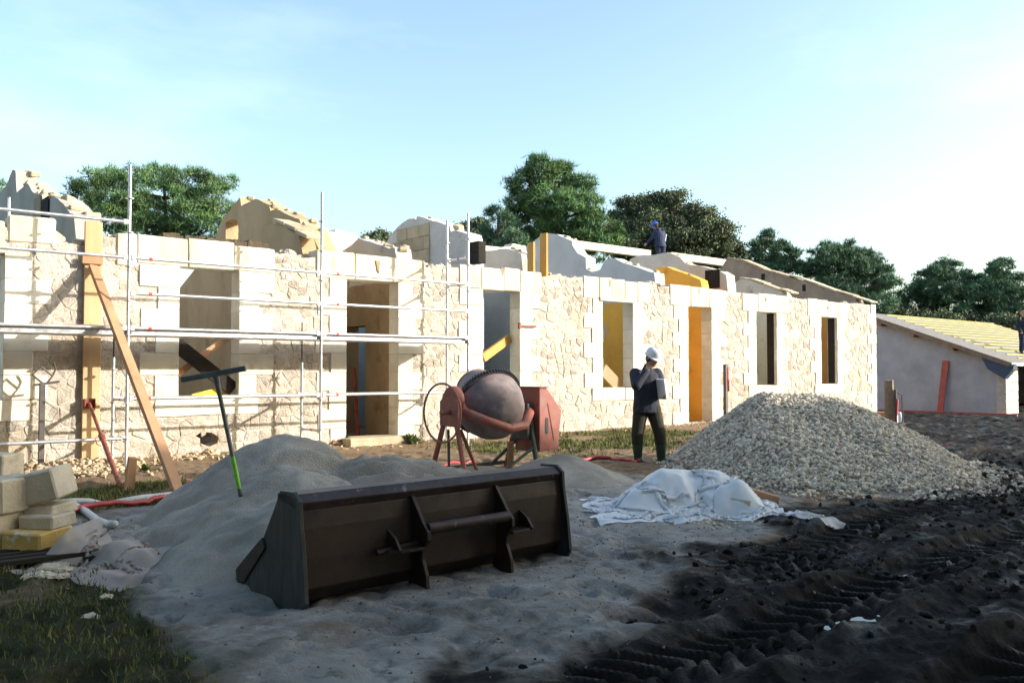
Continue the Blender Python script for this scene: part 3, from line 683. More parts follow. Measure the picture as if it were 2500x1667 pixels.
# second, smaller scaffold frame standing inside the house behind the wall
sc2 = empty('inner_scaffold', (2.5, D+2.2, 0), 'short galvanised scaffold frame poking up inside the house behind the wall', 'scaffold')
q = onp(22, 483, 1, D+2.2)
for dx in (0, -1.4):
    m = MB(); m.tube([(q.x+dx, D+2.2, -.05), (q.x+dx, D+2.2, q.z)], .024, 8); m.build('standard', MT['galv'], sc2, smooth=True, autos=40)
for z in (q.z-.45, q.z-1.0, 2.0, 1.0):
    m = MB(); m.tube([(q.x-1.4, D+2.2, z), (q.x, D+2.2, z)], .022, 8); m.build('ledger', MT['galv'], sc2, smooth=True, autos=40)
# ================================================================= SHORING AT THE LEFT PIER
def thing(m, name, mat, label, cat, group=None, **k): return tag(m.build(name, mat, **k), label, cat, group)
a = onp(203, 800, 1, D-.06).x; b = onp(246, 800, 1, D-.06).x; ztop = onp(222, 541, 1, D-.06).z
m = MB(); m.cbox((a, D-.085, -.02), (b, D-.035, ztop), .006)
thing(m, 'shoring_board', MT['wood'], 'tall wide pine board standing flat against the rubble wall behind the scaffold', 'board')
wx = (a+b)/2
cl = onp(224, 635, 1, D-.13)
m = MB(); m.cbox((wx-.17, D-.137, cl.z-.06), (wx+.13, D-.088, cl.z+.06), .005); thing(m, 'cleat', MT['wood_red'], 'small timber cleat nailed high on the tall pine board', 'timber')
foot = gnd(440, 1197, .0); head = Vector((wx-.02, D-.14, cl.z-.10))
foot.z = gh(foot.x, foot.y)-.05
m = MB(); m.beam(head, foot, .07, .125, up=(1, .2, 0)); thing(m, 'timber_strut', MT['wood_red'], 'long reddish timber strut leaning from the board down to the grass', 'timber', bevel=.004)
# red steel prop
pa = onp(218, 985, 1, D-.11); pb = gnd(298, 1185); pb.z = gh(pb.x, pb.y)-.02
d = (pb-pa).normalized()
pr = empty('steel_prop', pb, 'rusty red steel prop leaning against the tall pine board', 'steel prop')
pm = pa.lerp(pb, .42)
m = MB(); m.tube([pa, pm+d*.1], .024, 10); m.build('inner_tube', MT['redsteel'], pr, smooth=True, autos=40)
m = MB(); m.tube([pm, pb], .032, 10); m.build('outer_tube', MT['redsteel'], pr, smooth=True, autos=40)
m = MB(); m.tube([pm-d*.02, pm+d*.10], .043, 10); m.build('screw_collar', MT['redsteel'], pr, smooth=True, autos=40)
m = MB(); c = pm+d*.02; m.tube([c+Vector((-.06, -.02, 0)), c+Vector((-.10, -.06, -.02)), c+Vector((-.08, -.08, -.1)), c+Vector((-.02, -.06, -.13))], .006, 6); m.build('pin', MT['redsteel'], pr)
m = MB(); m.box(pa+Vector((.0, .012, 0)), (.15, .012, .15)); m.box(pa+Vector((-.07, -.02, 0)), (.012, .07, .15)); m.box(pa+Vector((.07, -.02, 0)), (.012, .07, .15)); m.build('head_plate', MT['redsteel'], pr)
# stakes holding the feet
def stake(px, py, h, w, lean, label):
    q = gnd(px, py); g = gh(q.x, q.y); m = MB()
    m.hexa([(q.x-w/2, q.y-.035, g-.1), (q.x+w/2, q.y-.035, g-.1), (q.x+w/2, q.y+.035, g-.1), (q.x-w/2, q.y+.035, g-.1), (q.x-w*.45+lean, q.y-.03, g+h), (q.x+w*.45+lean, q.y-.03, g+h-.015), (q.x+w*.45+lean, q.y+.03, g+h), (q.x-w*.45+lean, q.y+.03, g+h+.01)])
    thing(m, 'wooden_stake', MT['wood_red'], label, 'stake', bevel=.006)
stake(312, 1190, .42, .11, .05, 'short wooden stake at the foot of the red steel prop')
stake(462, 1205, .17, .10, .0, 'stubby wooden stake behind the foot of the long timber strut')
# dark iron post with a bent bracket
q = onp(100, 1130, 1, D-.4); m = MB(); g = gh(q.x, q.y); zt = onp(98, 935, 1, D-.4).z
m.box((q.x, q.y, (g+zt)/2-.02), (.075, .06, zt-g+.04))
po = empty('iron_post', (q.x, q.y, g), 'dark iron post with a bent bracket head beside the left wall pier', 'post'); m.build('post', MT['dark_steel'], po, bevel=.006)
m = MB(); T = Vector((q.x, q.y, zt))
m.tube([T, T+Vector((-.13, 0, .12)), T+Vector((-.02, 0, .24)), T+Vector((.13, 0, .10)), T+Vector((.06, 0, 0))], .016, 6); m.tube([T+Vector((-.12, 0, -.03)), T+Vector((.22, -.02, .02))], .018, 6); m.tube([T+Vector((.13, 0, .1)), T+Vector((.17, 0, .2)), T+Vector((.14, -.02, .3))], .014, 6); m.build('bracket', MT['dark_steel'], po)
m = MB(); m.tube([T+Vector((.02, -.05, -.25)), T+Vector((.2, -.06, -.4)), T+Vector((.12, -.07, -.55)), T+Vector((-.1, -.06, -.5))], .006, 5); m.build('wire', MT['dark_steel'], po)
# ================================================================= BOARDS IN THE OPENINGS AND ON THE WALLS
def board(a, b, w, h, mat, label, cat='board', up=(0, 1, 0), name='brace_board'):
    m = MB(); m.beam(a, b, w, h, up); return thing(m, name, mat, label, cat, bevel=.004)
board(onp(432, 842, 1, D+.06), onp(570, 950, 1, D+.12), .24, .05, MT['wood_d'], 'dark charred board wedged slanting across the window behind the scaffold')
board(onp(434, 912, 1, D+.20), onp(560, 820, 1, D+.28), .11, .05, MT['wood_red'], 'thin reddish board slanting behind the dark charred board in the window')
board(onp(470, 972, 1, D+.18), onp(575, 945, 1, D+.24), .14, .05, MT['yellow'], 'yellow board lying on the window sill under the dark charred board')
board(onp(1178, 874, 1, D+.10), onp(1243, 826, 1, D+.30), .18, .09, MT['ochre'], 'ochre timber wedged slanting across the blue-grey doorway')
board(onp(1472, 902, 1, D+.2), onp(1512, 944, 1, D+.30), .30, .05, MT['wood_red'], 'brown board slanting in the lower corner of the ochre-walled window')
board(Vector((8.95, D+1.2, .05)), Vector((9.24, D+1.9, 1.45)), .07, .07, MT['redsteel'], 'rusty prop leaning inside the open doorway behind the scaffold', 'steel prop', name='leaning_prop')
for (px, w, y0, y1, yy, lab) in ((1297, .20, 592, 668, .18, 'shorter upright yellow plank on the wall head'), (1328, .22, 570, 664, .34, 'taller upright yellow plank on the wall head')):
    q0 = onp(px, y1, 1, D+yy*.6); q1 = onp(px, y0, 1, D+yy*.6)
    m = MB(); m.cbox((q0.x-.03, q0.y-w/2, 3.40), (q0.x+.03, q0.y+w/2, q1.z), .004); thing(m, 'upright_plank', MT['ochre'], lab, 'plank')
q = onp(1628, 618, 1, YS-.05); q2 = onp(1622, 655, 1, YS-.05); m = MB(); m.tube([Vector((q2.x, q2.y, 4.6)), q], .03, 8); m.tube([q, q+Vector((.2, 0, -.02))], .03, 8)
thing(m, 'metal_pipe', MT['pvc'], 'pale upright pipe beside the worker on the wall', 'pipe', smooth=True, autos=40)
m = MB(); m.box(onp(212, 787, 1, YO+.2)+Vector((0, 0, 0)), (.6, .16, .03)); m.v = [(x, y, z-(m.v[0][2]-2.037)) for x, y, z in m.v]
thing(m, 'board_offcut', MT['wood_red'], 'short brown board lying on the scaffold deck', 'board', bevel=.003)
# ================================================================= STONE BLOCK STACK
def sblock(px, py, fw, dims, rot, mat, label, tilt=0, roll=0):
    m = MB(); R_ = Matrix.Rotation(rot, 4, 'Z') @ Matrix.Rotation(tilt, 4, 'Y') @ Matrix.Rotation(roll, 4, 'X')
    m.cbox(tuple(-v/2 for v in dims), tuple(v/2 for v in dims), .014, .008, RN, R_.to_3x3())
    p = at(px, py, fw); m.v = [(x+p.x, y+p.y, z+p.z) for x, y, z in m.v]
    return thing(m, 'stone_block', mat, label, 'stone block', 'dressed stone blocks stacked on the grass')
A0 = math.radians(-52)
bl = MT['lime_block'] = M('cut_limestone_block', (.56, .485, .38), (.45, .385, .29), 4, .95, .6, 35, .015, .07, c3=(.30, .27, .23), s3=3, t3=(.55, .7))
yb = MT['ychip'] = M('chisel_marked_yellow_block', (.55, .37, .12), (.50, .33, .10), 6, .95, .5, 35, .02, 0, c3=(.60, .55, .47), s3=9, t3=(.56, .62))
sblock(94, 1318, 6.9, (.32, .42, .19), A0+.08, yb, 'ochre stone block with chisel marks at the bottom of the stack')
sblock(10, 1305, 6.95, (.30, .5, .40), A0, bl, 'tall grey limestone block standing at the bottom of the stack')
sblock(-70, 1300, 7.0, (.22, .5, .42), A0, bl, 'pale limestone block at the far end of the stack bottom row')
sblock(118, 1268, 7.0, (.28, .34, .11), A0+.1, bl, 'thin flat limestone block on top of the ochre block')
sblock(108, 1240, 7.15, (.36, .40, .10), A0+.2, bl, 'flat brownish slab under the tilted block', 0)
sblock(22, 1205, 6.95, (.30, .45, .27), A0-.05, bl, 'broken-edged limestone block on the upper row of the stack')
sblock(-70, 1215, 7.0, (.24, .45, .25), A0, bl, 'smooth limestone block at the far end of the upper row')
sblock(110, 1182, 7.1, (.33, .36, .25), A0+.25, bl, 'square limestone block tipped askew on top of the stack', -.24, .05)
sblock(-8, 1150, 9.2, (.36, .4, .36), A0+.2, bl, 'rounded limestone block behind the stack')
m = MB()
for k in range(5):
    p = gnd(0, 1372)+Vector((.0, .14*k-.2, .0)); m.box((p.x, p.y, p.z+.03), (1.3, .09, .03))
for k in range(3):
    p = gnd(0, 1372)+Vector((-.55+.55*k, .08, .0)); m.box((p.x, p.y, p.z-.02), (.09, .75, .07))
thing(m, 'pallet', MT['wood_d'], 'dark wooden pallet under the stack of limestone blocks', 'pallet')
# crumbled white stone on the grass
for k, (px, py, s) in enumerate(((118, 1398, .07), (140, 1394, .06), (155, 1402, .05), (105, 1410, .05), (130, 1412, .04), (70, 1412, .04), (150, 1412, .04), (258, 1462, .03), (222, 1508, .045))):
    q = gnd(px, py); m = MB(); m.sphere((q.x, q.y, gh(q.x, q.y)+s*.25), s, (1.2, 1, .6), 8, 6); m.v = [tuple(c+RN.uniform(-.012, .012) for c in v) for v in m.v]
    thing(m, 'stone_chip', bl, 'crumbled white stone chip lying in the dark grass', 'stone', 'white stone chips on the grass')
# ================================================================= PIPES AND HOSES
def hose(pts, r, mat, name, label, cat, lift=0.0, sm=8):
    P = [gnd(*p) for p in pts]; out = []
    for k in range(len(P)-1):
        p0 = P[max(k-1, 0)]; p1 = P[k]; p2 = P[k+1]; p3 = P[min(k+2, len(P)-1)]
        for t in np.linspace(0, 1, sm, endpoint=False):
            q = .5*((2*p1)+(p2-p0)*t+(2*p0-5*p1+4*p2-p3)*t*t+(3*p1-p0-3*p2+p3)*t**3); out.append(Vector((q.x, q.y, gh(q.x, q.y)+r+lift)))
    q = P[-1]; out.append(Vector((q.x, q.y, gh(q.x, q.y)+r+lift))); m = MB(); m.tube(out, r, 8)
    return thing(m, name, mat, label, cat, smooth=True)
hose([(150, 1232), (300, 1222), (450, 1208)], .035, MT['pvc'], 'plastic_pipe', 'long straight white pipe lying on the grass behind the red hose', 'pipe', sm=4)
hose([(165, 1262), (230, 1244), (330, 1229), (440, 1212)], .03, MT['hose'], 'hose', 'dark red hose curving over the grass by the stone stack', 'hose', .02)
hose([(172, 1238), (280, 1292)], .035, MT['pvc'], 'plastic_pipe', 'short grey pipe lying askew between the stone stack and the sand', 'pipe', .01, 5)
hose([(1400, 1124), (1440, 1118), (1480, 1119), (1520, 1122), (1560, 1130)], .03, MT['hose'], 'hose', 'red hose lying in the grass between the mixer and the standing man', 'hose')
hose([(1010, 1160), (1060, 1150), (1110, 1135), (1160, 1128)], .025, MT['hose'], 'hose', 'red hose running under the cement mixer', 'hose')
# ================================================================= LOADER BUCKET
BL = gnd(731, 1486); BR = gnd(1383, 1350); gb = -.02
lx = (BR-BL); lx.z = 0; LN = lx.length; lx.normalize(); ly = Vector((-lx.y, lx.x, 0))
bk = empty('loader_bucket', (BL.x, BL.y, gb), 'dark rusty steel loader bucket lying on the pale sand with its back showing', 'bucket')
def bp_(l, d, z): return BL+lx*l+ly*d+Vector((0, 0, z+gb))
prof = [(.78, .05), (.55, .01), (.22, .0), (.10, .03), (.02, .12), (.02, .30), (.03, .48), (.05, .58), (.08, .645)]
inner = [(d+.02 if i > 2 else d, z+.022) for i, (d, z) in enumerate(prof)]
m = MB(); m.prism(prof+inner[::-1], lambda p, s: bp_(.03+s*(LN-.06), p[0], p[1])); m.build('back_shell', MT['bucket'], bk, bevel=.004)
m = MB(); m.prism([(.055, .58), (.03, .64), (.09, .685), (.28, .68), (.29, .64), (.12, .62)], lambda p, s: bp_(.0+s*LN, p[0], p[1])); m.build('top_beam', MT['bucket_edge'], bk, bevel=.008)
side = [(.80, .03), (.55, -.015), (.20, -.02), (-.02, -.015), (-.06, .06), (-.03, .32), (.01, .53), (.02, .65), (.09, .70), (.25, .695), (.32, .58), (.46, .38), (.70, .21), (.82, .12)]
for l0 in (.0, LN-.03):
    m = MB(); m.prism(side, lambda p, s: bp_(l0+s*.03, p[0], p[1])); sp_ = m.build('side_plate', MT['bucket_side'], bk, bevel=.004)
    m = MB(); m.prism([(.46, .38), (.70, .21), (.82, .12), (.80, .03), (.70, .06), (.42, .32)], lambda p, s: bp_(l0-.012+s*.054, p[0], p[1])); m.build('wear_strip', MT['bucket'], sp_, bevel=.004)
m = MB(); m.prism([(.76, .03), (.86, .035), (.86, .055), (.76, .065)], lambda p, s: bp_(s*LN, p[0], p[1])); m.build('cutting_edge', MT['bucket_edge'], bk)
rib = [(.07, .62), (.03, .60), (-.09, .44), (-.145, .385), (-.15, .33), (-.09, .26), (-.085, .20), (-.13, .10), (-.14, .01), (-.10, -.02), (.06, .02), (.04, .30)]
ribs = [LN*.365, LN*.69]
for l0 in ribs:
    m = MB(); m.prism(rib, lambda p, s: bp_(l0+s*.028, p[0], p[1])); m.build('mounting_rib', MT['bucket'], bk, bevel=.004)
m = MB(); m.tube([bp_(ribs[0]+.03, -.105, .40), bp_(ribs[1], -.105, .40)], .038, 14); m.build('cross_bar', MT['bucket_edge'], bk, smooth=True, autos=40)
for l0, sg in ((ribs[0], -1), (ribs[1]+.028, 1)):
    for zz, w in ((.27, .20), ):
        m = MB(); m.prism([(0, .06), (sg*w*1.5, .06), (sg*w*1.25, -.06), (sg*w*.9, -.115), (0, -.13)], lambda p, s: bp_(l0+p[0], p[1], zz+s*.02)); m.build('hook_plate', MT['bucket'], bk, bevel=.003)
    m = MB(); m.prism([(.06, .28), (.05, .42), (-.06, .36), (-.115, .29), (-.10, .27)], lambda p, s: bp_(l0+sg*.20+s*.022, p[0], p[1])); m.build('hook_plate', MT['bucket'], bk, bevel=.003)
m = MB(); m.tube([bp_(ribs[0]-.32, -.03, .28), bp_(ribs[0], -.03, .30)], .02, 8); m.build('hook_pin', MT['bucket'], bk)
# ================================================================= CEMENT MIXER
mc = rf(-.30, 11.6); MA = Vector((.998, .06, 0)).normalized(); MBV = Vector((-.06, .998, 0)).normalized()
gm = .04
mixr = empty('cement_mixer', (mc.x, mc.y, gm), 'old orange-red drum cement mixer with a hand wheel standing behind the bucket', 'cement mixer')
def mp_(a, b, z): return mc+MA*a+MBV*b+Vector((0, 0, z+gm))
axis = (MBV*.80+MA*.12+Vector((0, 0, .50))).normalized()
dc = mp_(.0, .0, .93)
dr = MB(); dr.lathe(dc, axis, [(-.52, .04), (-.515, .12), (-.48, .20), (-.40, .29), (-.27, .385), (-.11, .445), (.06, .458), (.10, .445), (.30, .33), (.46, .25), (.475, .26), (.47, .24), (.28, .30), (.08, .43), (-.2, .40), (-.42, .2)], 48, caps=False)
drum = dr.build('drum', MT['drum'], mixr, smooth=True, autos=50)
g_ = MB(); g_.lathe(dc, axis, [(.03, .45), (.03, .482), (.09, .482), (.09, .44)], 48, caps=False); gr = g_.build('ring_gear', MT['black_iron'], mixr)
te = MB(); a0 = axis.orthogonal().normalized(); b0 = axis.cross(a0)
for k in range(72):
    t = 2*math.pi*k/72; rad = a0*math.cos(t)+b0*math.sin(t); tn = axis.cross(rad)
    c = dc+rad*.492+axis*.06; te.hexa([c-tn*.009-rad*.014-axis*.03, c+tn*.009-rad*.014-axis*.03, c+tn*.009-rad*.014+axis*.03, c-tn*.009-rad*.014+axis*.03, c-tn*.007+rad*.012-axis*.03, c+tn*.007+rad*.012-axis*.03, c+tn*.007+rad*.012+axis*.03, c-tn*.007+rad*.012+axis*.03])
tag(te.build('gear_teeth', MT['black_iron'], gr), kind='stuff')
m = MB(); m.lathe(dc-axis*.53, axis, [(-.06, .06), (.02, .08)], 14); m.build('drum_pivot', MT['black_iron'], mixr)
low = dc-axis*.57                           # yoke passing in front of the closed end
m = MB(); m.tube([mp_(-.60, -.02, .93), mp_(-.58, -.14, .86), low+MA*-.34+MBV*.04+Vector((0, 0, .10)), low+Vector((0, 0, .0)), low+MA*.30+MBV*.04+Vector((0, 0, .03)), mp_(.56, -.20, .80), mp_(.62, -.05, .86)], [.05, .058, .062, .062, .062, .058, .05], 12); m.build('yoke', MT['orange'], mixr, smooth=True)
m = MB(); m.prism([(-.60, .84), (-.44, .70), (-.42, .78), (-.58, .98)], lambda p, s: mp_(p[0], -.16+s*.02, p[1])); m.build('yoke_gusset', MT['orange'], mixr)
m = MB(); m.prism([(-.18, .66), (.18, .66), (.18, .98), (.11, 1.03), (-.11, 1.03), (-.18, .98)], lambda p, s: mp_(-.70+s*.07, p[0], p[1])); m.build('trunnion_plate', MT['orange'], mixr, bevel=.01)
m = MB(); m.lathe(mp_(-.62, .0, 1.0), MA, [(-.06, .15), (-.03, .175), (.04, .175), (.08, .13)], 24); m.build('gear_cover', MT['orange'], mixr, smooth=True, autos=40)
wc = mp_(-.82, -.02, .84); m = MB()
ring = [wc+(MBV*math.cos(t)+Vector((0, 0, 1))*math.sin(t))*.37 for t in np.linspace(0, 2*math.pi, 41)]; m.tube(ring, .014, 8, cap=False)
wh = m.build('hand_wheel', MT['orange'], mixr, smooth=True)
m = MB()
for k in range(1):
    t = math.radians(270+120*k); m.tube([wc, wc+(MBV*math.cos(t)+Vector((0, 0, 1))*math.sin(t))*.365], .010, 6)
m.tube([wc-MA*.02, mp_(-.68, -.02, .84)], .03, 10); m.build('wheel_hub', MT['orange'], wh)
def leg(a, b, r, mat, name='leg'):
    m = MB(); m.tube([a, b], r, 8); return m.build(name, mat, mixr, smooth=True, autos=40)
leg(mp_(-.67, .12, .72), mp_(-.70, .38, -.06), .034, MT['orange']); leg(mp_(-.67, -.12, .72), mp_(-.66, -.32, -.06), .034, MT['orange'])
leg(mp_(-.69, .34, .16), mp_(-.67, -.26, .04), .018, MT['orange'], 'brace'); leg(mp_(-.66, .05, .62), mp_(-.60, .10, -.04), .018, MT['dark_steel'], 'brace'); leg(mp_(-.62, -.15, .62), mp_(-.20, -.05, -.04), .024, MT['orange'], 'brace')
leg(mp_(.62, -.12, .84), mp_(.62, -.30, -.06), .036, MT['green_steel']); leg(mp_(.62, .12, .72), mp_(.62, .38, -.06), .034, MT['redsteel'])
leg(mp_(.58, .05, .45), mp_(.10, .30, -.04), .024, MT['dark_steel'], 'brace'); leg(mp_(.62, -.22, .34), mp_(.10, -.10, .0), .022, MT['green_steel'], 'brace'); leg(mp_(.44, .06, .40), mp_(.44, .06, -.06), .045, MT['wood_red'])
m = MB(); m.beam(mp_(-.66, .30, .10), mp_(.62, .30, .10), .05, .05); m.build('frame_rail', MT['dark_steel'], mixr)
# motor housing on the right
pent = [(.66, .27), (1.02, .29), (1.10, .82), (.80, 1.14), (.66, 1.14)]
m = MB(); m.prism(pent, lambda p, s: mp_(p[0], -.28+s*.48, p[1])); hs = m.build('motor_housing', MT['orange'], mixr, bevel=.012)
m = MB(); m.prism([(-.015, -.11), (.015, -.11), (.03, -.09), (.03, .09), (.015, .11), (-.015, .11), (-.03, .09), (-.03, -.09)], lambda p, s: mp_(p[0]+.80, -.282-s*.004, .62+p[1])); m.build('vent_slot', MT['black_iron'], hs)
m = MB(); m.beam(mp_(.82, -.284, .92), mp_(.94, -.284, .42), .008, .012); m.build('crease', MT['redsteel'], hs)
m = MB(); m.beam(mp_(.655, -.30, 1.145), mp_(.655, .21, 1.145), .03, .02); m.beam(mp_(.655, -.29, 1.146), mp_(.81, -.29, 1.146), .03, .018); m.build('rim', MT['redsteel'], hs)
m = MB(); m.box(mp_(.60, .0, .68), (.12, .34, .50), Matrix.Rotation(.06, 3, 'Z')); m.build('motor', MT['dark_steel'], mixr, bevel=.02)
m = MB(); m.tube([mp_(.50, .12, .90), mp_(.50, .12, 1.28)], .02, 8); m.build('stop_pin', MT['redsteel'], mixr)
# ================================================================= PAIL AND SMALL POSTS
q = gnd(985, 1166); pl_ = empty('mixing_trough', (q.x, q.y, gh(q.x, q.y)), 'shallow blue-grey plastic trough beside the sand and the mixer', 'trough')
m = MB(); m.lathe((q.x, q.y, gh(q.x, q.y)-.01), (0, 0, 1), [(0, .19), (.15, .24), (.155, .255), (.165, .255), (.165, .235), (.03, .18)], 22, caps=False); m.lathe((q.x, q.y, gh(q.x, q.y)), (0, 0, 1), [(.025, .185), (.03, .185)], 22); m.build('tub', MT['pail'], pl_, smooth=True, autos=40)
q = gnd(1012, 1168); pl_ = empty('pail', (q.x, q.y, gh(q.x, q.y)), 'small grey plastic pail beside the blue-grey trough', 'pail')
m = MB(); m.lathe((q.x, q.y, gh(q.x, q.y)-.01), (0, 0, 1), [(0, .09), (.18, .115), (.185, .125), (.195, .125), (.195, .11), (.02, .085)], 18, caps=False); m.lathe((q.x, q.y, gh(q.x, q.y)), (0, 0, 1), [(.012, .088), (.016, .088)], 18); m.build('tub', MT['pvc'], pl_, smooth=True, autos=40)
q = onp(1772, 1012, 1, D-.5); g = gh(q.x, q.y); po = empty('marker_post', (q.x, q.y, g), 'dark post with red tape beside the ochre doorway', 'post')
m = MB(); m.box((q.x, q.y, g+.75), (.10, .09, 1.6)); m.build('post', MT['dark_steel'], po, bevel=.01)
m = MB(); m.box((q.x+.045, q.y-.02, g+1.22), (.05, .08, .5)); m.box((q.x+.06, q.y-.05, g+1.0), (.03, .05, .3)); m.build('tape', MT['redtape'], po, bevel=.01)
q = gnd(2172, 1032); g = gh(q.x, q.y); po = empty('standpipe_post', (q.x, q.y, g), 'short weathered wooden post carrying a tap and hose near the shed', 'post')
zt = at(2172, 928, (q-CP).dot(FW)).z
m = MB(); m.tube([(q.x, q.y, g-.1), (q.x, q.y, zt)], [.14, .11], 7); m.v = [tuple(c+RN.uniform(-.015, .015) for c in v) for v in m.v]; m.build('post', MT['handle'], po)
m = MB(); m.tube([(q.x+.05, q.y-.16, g), (q.x+.04, q.y-.15, zt-.25)], .04, 8); m.tube([(q.x+.04, q.y-.15, zt-.3), (q.x+.2, q.y-.25, zt-.4), (q.x+.22, q.y-.25, g)], .02, 6); m.build('tap_pipe', MT['dark_steel'], po)
m = MB(); m.tube([(q.x+.05, q.y-.2, zt-.5), (q.x+.0, q.y-.2, g+.2), (q.x-.1, q.y-.25, g)], .03, 6); m.build('hose', MT['hose'], po)
m = MB(); q2 = gnd(2188, 1030); m.lathe((q2.x, q2.y, gh(q2.x, q2.y)-.03), (0, 0, 1), [(0, .2), (.3, .13), (.32, .05)], 12); thing(m, 'upturned_pail', MT['pail'], 'upturned grey pail at the foot of the tap post', 'pail')
m = MB(); q2 = gnd(2150, 1018); m.box((q2.x, q2.y, .12), (.3, 1.2, .06)); m.box((q2.x, q2.y, .06), (.3, 1.0, .06)); m.box((q2.x, q2.y, .0), (.3, 1.1, .07)); thing(m, 'timber_pile', MT['wood_red'], 'small pile of brown boards at the house corner', 'timber')
# ================================================================= SAND
def rfinv(x, y): return sF*x-cF*y, cF*x+sF*y          # world -> (right, forward)
def cone(r, f, r0, f0, h, R, p=1.3, el=1.0):
    d = np.hypot(r-r0, (f-f0)/el); t = np.clip(1-d/R, -.2, 1); return h*np.where(t > 0, 1-(1-np.clip(t, 0, 1))**p, t*1.2)
def sandh(x, y):
    r, f = rfinv(x, y); w = .06*fbm(x*2.2, y*2.2, 71, 4); r = r+w; f = f+w
    h = np.maximum.reduce([cone(r, f, -2.38, 9.0, .80, 1.25), cone(r, f, -2.0, 7.8, .58, 1.25), cone(r, f, -1.66, 6.75, .44, 1.0), cone(r, f, -1.35, 8.9, .50, 1.65)])
    fur = np.abs(((f*1.0-.25*r)/.27) % 1-.5)*2
    h = h+.15*(fur-.5)*sst(-2.3, -1.9, r)*sst(8.0, 8.3, f)*sst(10.2, 9.6, f)*sst(.0, .1, h)
    ch = np.clip(.08-np.abs(fbm(x*2.2, y*2.2, 75, 3)), 0, 1)
    return h+.065*fbm(x*2.6, y*2.6, 72, 5)*sst(-.02, .1, h)+.028*fbm(x*8, y*8, 73, 4)-.25*ch*sst(.0, .2, h)*.5
def heap(name, hf, r0, r1, f0, f1, st, mat, label, cat):
    rs = np.arange(r0, r1, st); fs = np.arange(f0, f1, st); A, B = np.meshgrid(rs, fs); X = sF*A+cF*B; Y = -cF*A+sF*B
    H = hf(X, Y); G = gbase(X, Y); Z = G+H; n1, n2 = len(rs), len(fs)
    i = (np.arange(n2-1)[:, None]*n1+np.arange(n1-1)[None]).ravel(); T = np.stack([i, i+1, i+1+n1, i+n1], 1)
    keep = (H.ravel()[T] > -.10).any(1); T = T[keep]; u = np.unique(T); mp2 = np.full(n1*n2, -1); mp2[u] = np.arange(len(u))
    o = fast(name, np.stack([X, Y, Z], -1).reshape(-1, 3)[u], mp2[T], mat, smooth=True); return tag(o, label, cat)
heap('sand_pile', sandh, -4.6, .6, 5.0, 11.2, .032, MT['sand'], 'big heap of grey building sand behind the loader bucket', 'sand pile')
def sandh2(x, y):
    r, f = rfinv(x, y); w = .05*fbm(x*2.2, y*2.2, 81, 4); r = r+w
    return np.maximum(cone(r, f, .62, 11.3, .36, 1.0), cone(r, f, -.35, 11.6, .16, 1.1))+.025*fbm(x*3, y*3, 82, 4)+.01*fbm(x*11, y*11, 83, 2)-.02
heap('sand_pile', sandh2, -1.6, 1.9, 10.2, 12.8, .035, MT['sand'], 'small low heap of sand under the cement mixer', 'sand pile')
# T-shaped rake stuck in the sand
def surf(px, py, hf):                       # where a view ray meets a heap
    d = ray(px, py); t = 3.0
    while t < 16:
        p = CP+d*t
        if p.z < gbase(np.array(p.x), np.array(p.y))+hf(np.array([p.x]), np.array([p.y]))[0]: return p
        t += .02
    return gnd(px, py)
b0_ = surf(588, 1212, sandh); dep = (b0_-CP).dot(FW); t0 = at(527, 918, dep-.12)
tl = empty('sand_rake', b0_, 'T-shaped steel-headed rake with lime paint on its handle stuck in the sand heap', 'rake')
d = (b0_-t0).normalized()
m = MB(); m.tube([t0, b0_+d*.12], [.018, .017], 10); m.build('handle', MT['tool'], tl, smooth=True, autos=40)
m = MB(); m.tube([t0+(b0_-t0)*.66, t0+(b0_-t0)*.93], .0185, 10, cap=False); m.build('paint_band', MT['lime'], tl, smooth=True)
m = MB(); m.tube([t0-d*.01, t0+d*.16], [.028, .02], 10); m.build('socket', MT['tool'], tl, smooth=True, autos=40)
m = MB(); m.beam(at(443, 927, dep-.10), at(600, 899, dep-.14), .03, .045); m.build('rake_head', MT['tool'], tl, bevel=.004)
# ================================================================= GRAVEL
def gravh(x, y):
    r, f = rfinv(x, y); w = .10*fbm(x*1.3, y*1.3, 91, 4); r = r+w; f = f+w
    dr = r-4.15; df = f-13.0; dr = np.where(dr > 0, np.clip(dr-.35, 0, None)/2.05, np.clip(dr+.35, None, 0)/1.38); df = np.where(df > 0, df/2.4, df/2.75)
    d = np.hypot(dr, df); t = 1-d; h = 1.07*np.where(t > 0, 1-(1-np.clip(t, 0, 1))**1.28, t*.7)
    return h+.05*fbm(x*1.7, y*1.7, 92, 4)*sst(-.05, .1, h)
gp = heap('gravel_pile', gravh, 1.8, 8.2, 9.2, 16.6, .07, M('gravel_bed', (.36, .32, .27), (.22, .19, .16), 30, .95, 1.0, 60, .03), 'broad pale heap of limestone gravel in front of the house end', 'gravel pile')
rg = np.random.default_rng(4)
def ico():
    t = (1+5**.5)/2; v = np.array([(-1, t, 0), (1, t, 0), (-1, -t, 0), (1, -t, 0), (0, -1, t), (0, 1, t), (0, -1, -t), (0, 1, -t), (t, 0, -1), (t, 0, 1), (-t, 0, -1), (-t, 0, 1)], float); v /= np.linalg.norm(v[0])
    f = np.array([(0, 11, 5), (0, 5, 1), (0, 1, 7), (0, 7, 10), (0, 10, 11), (1, 5, 9), (5, 11, 4), (11, 10, 2), (10, 7, 6), (7, 1, 8), (3, 9, 4), (3, 4, 2), (3, 2, 6), (3, 6, 8), (3, 8, 9), (4, 9, 5), (2, 4, 11), (6, 2, 10), (8, 6, 7), (9, 8, 1)]); return v, f
IV, IF = ico()
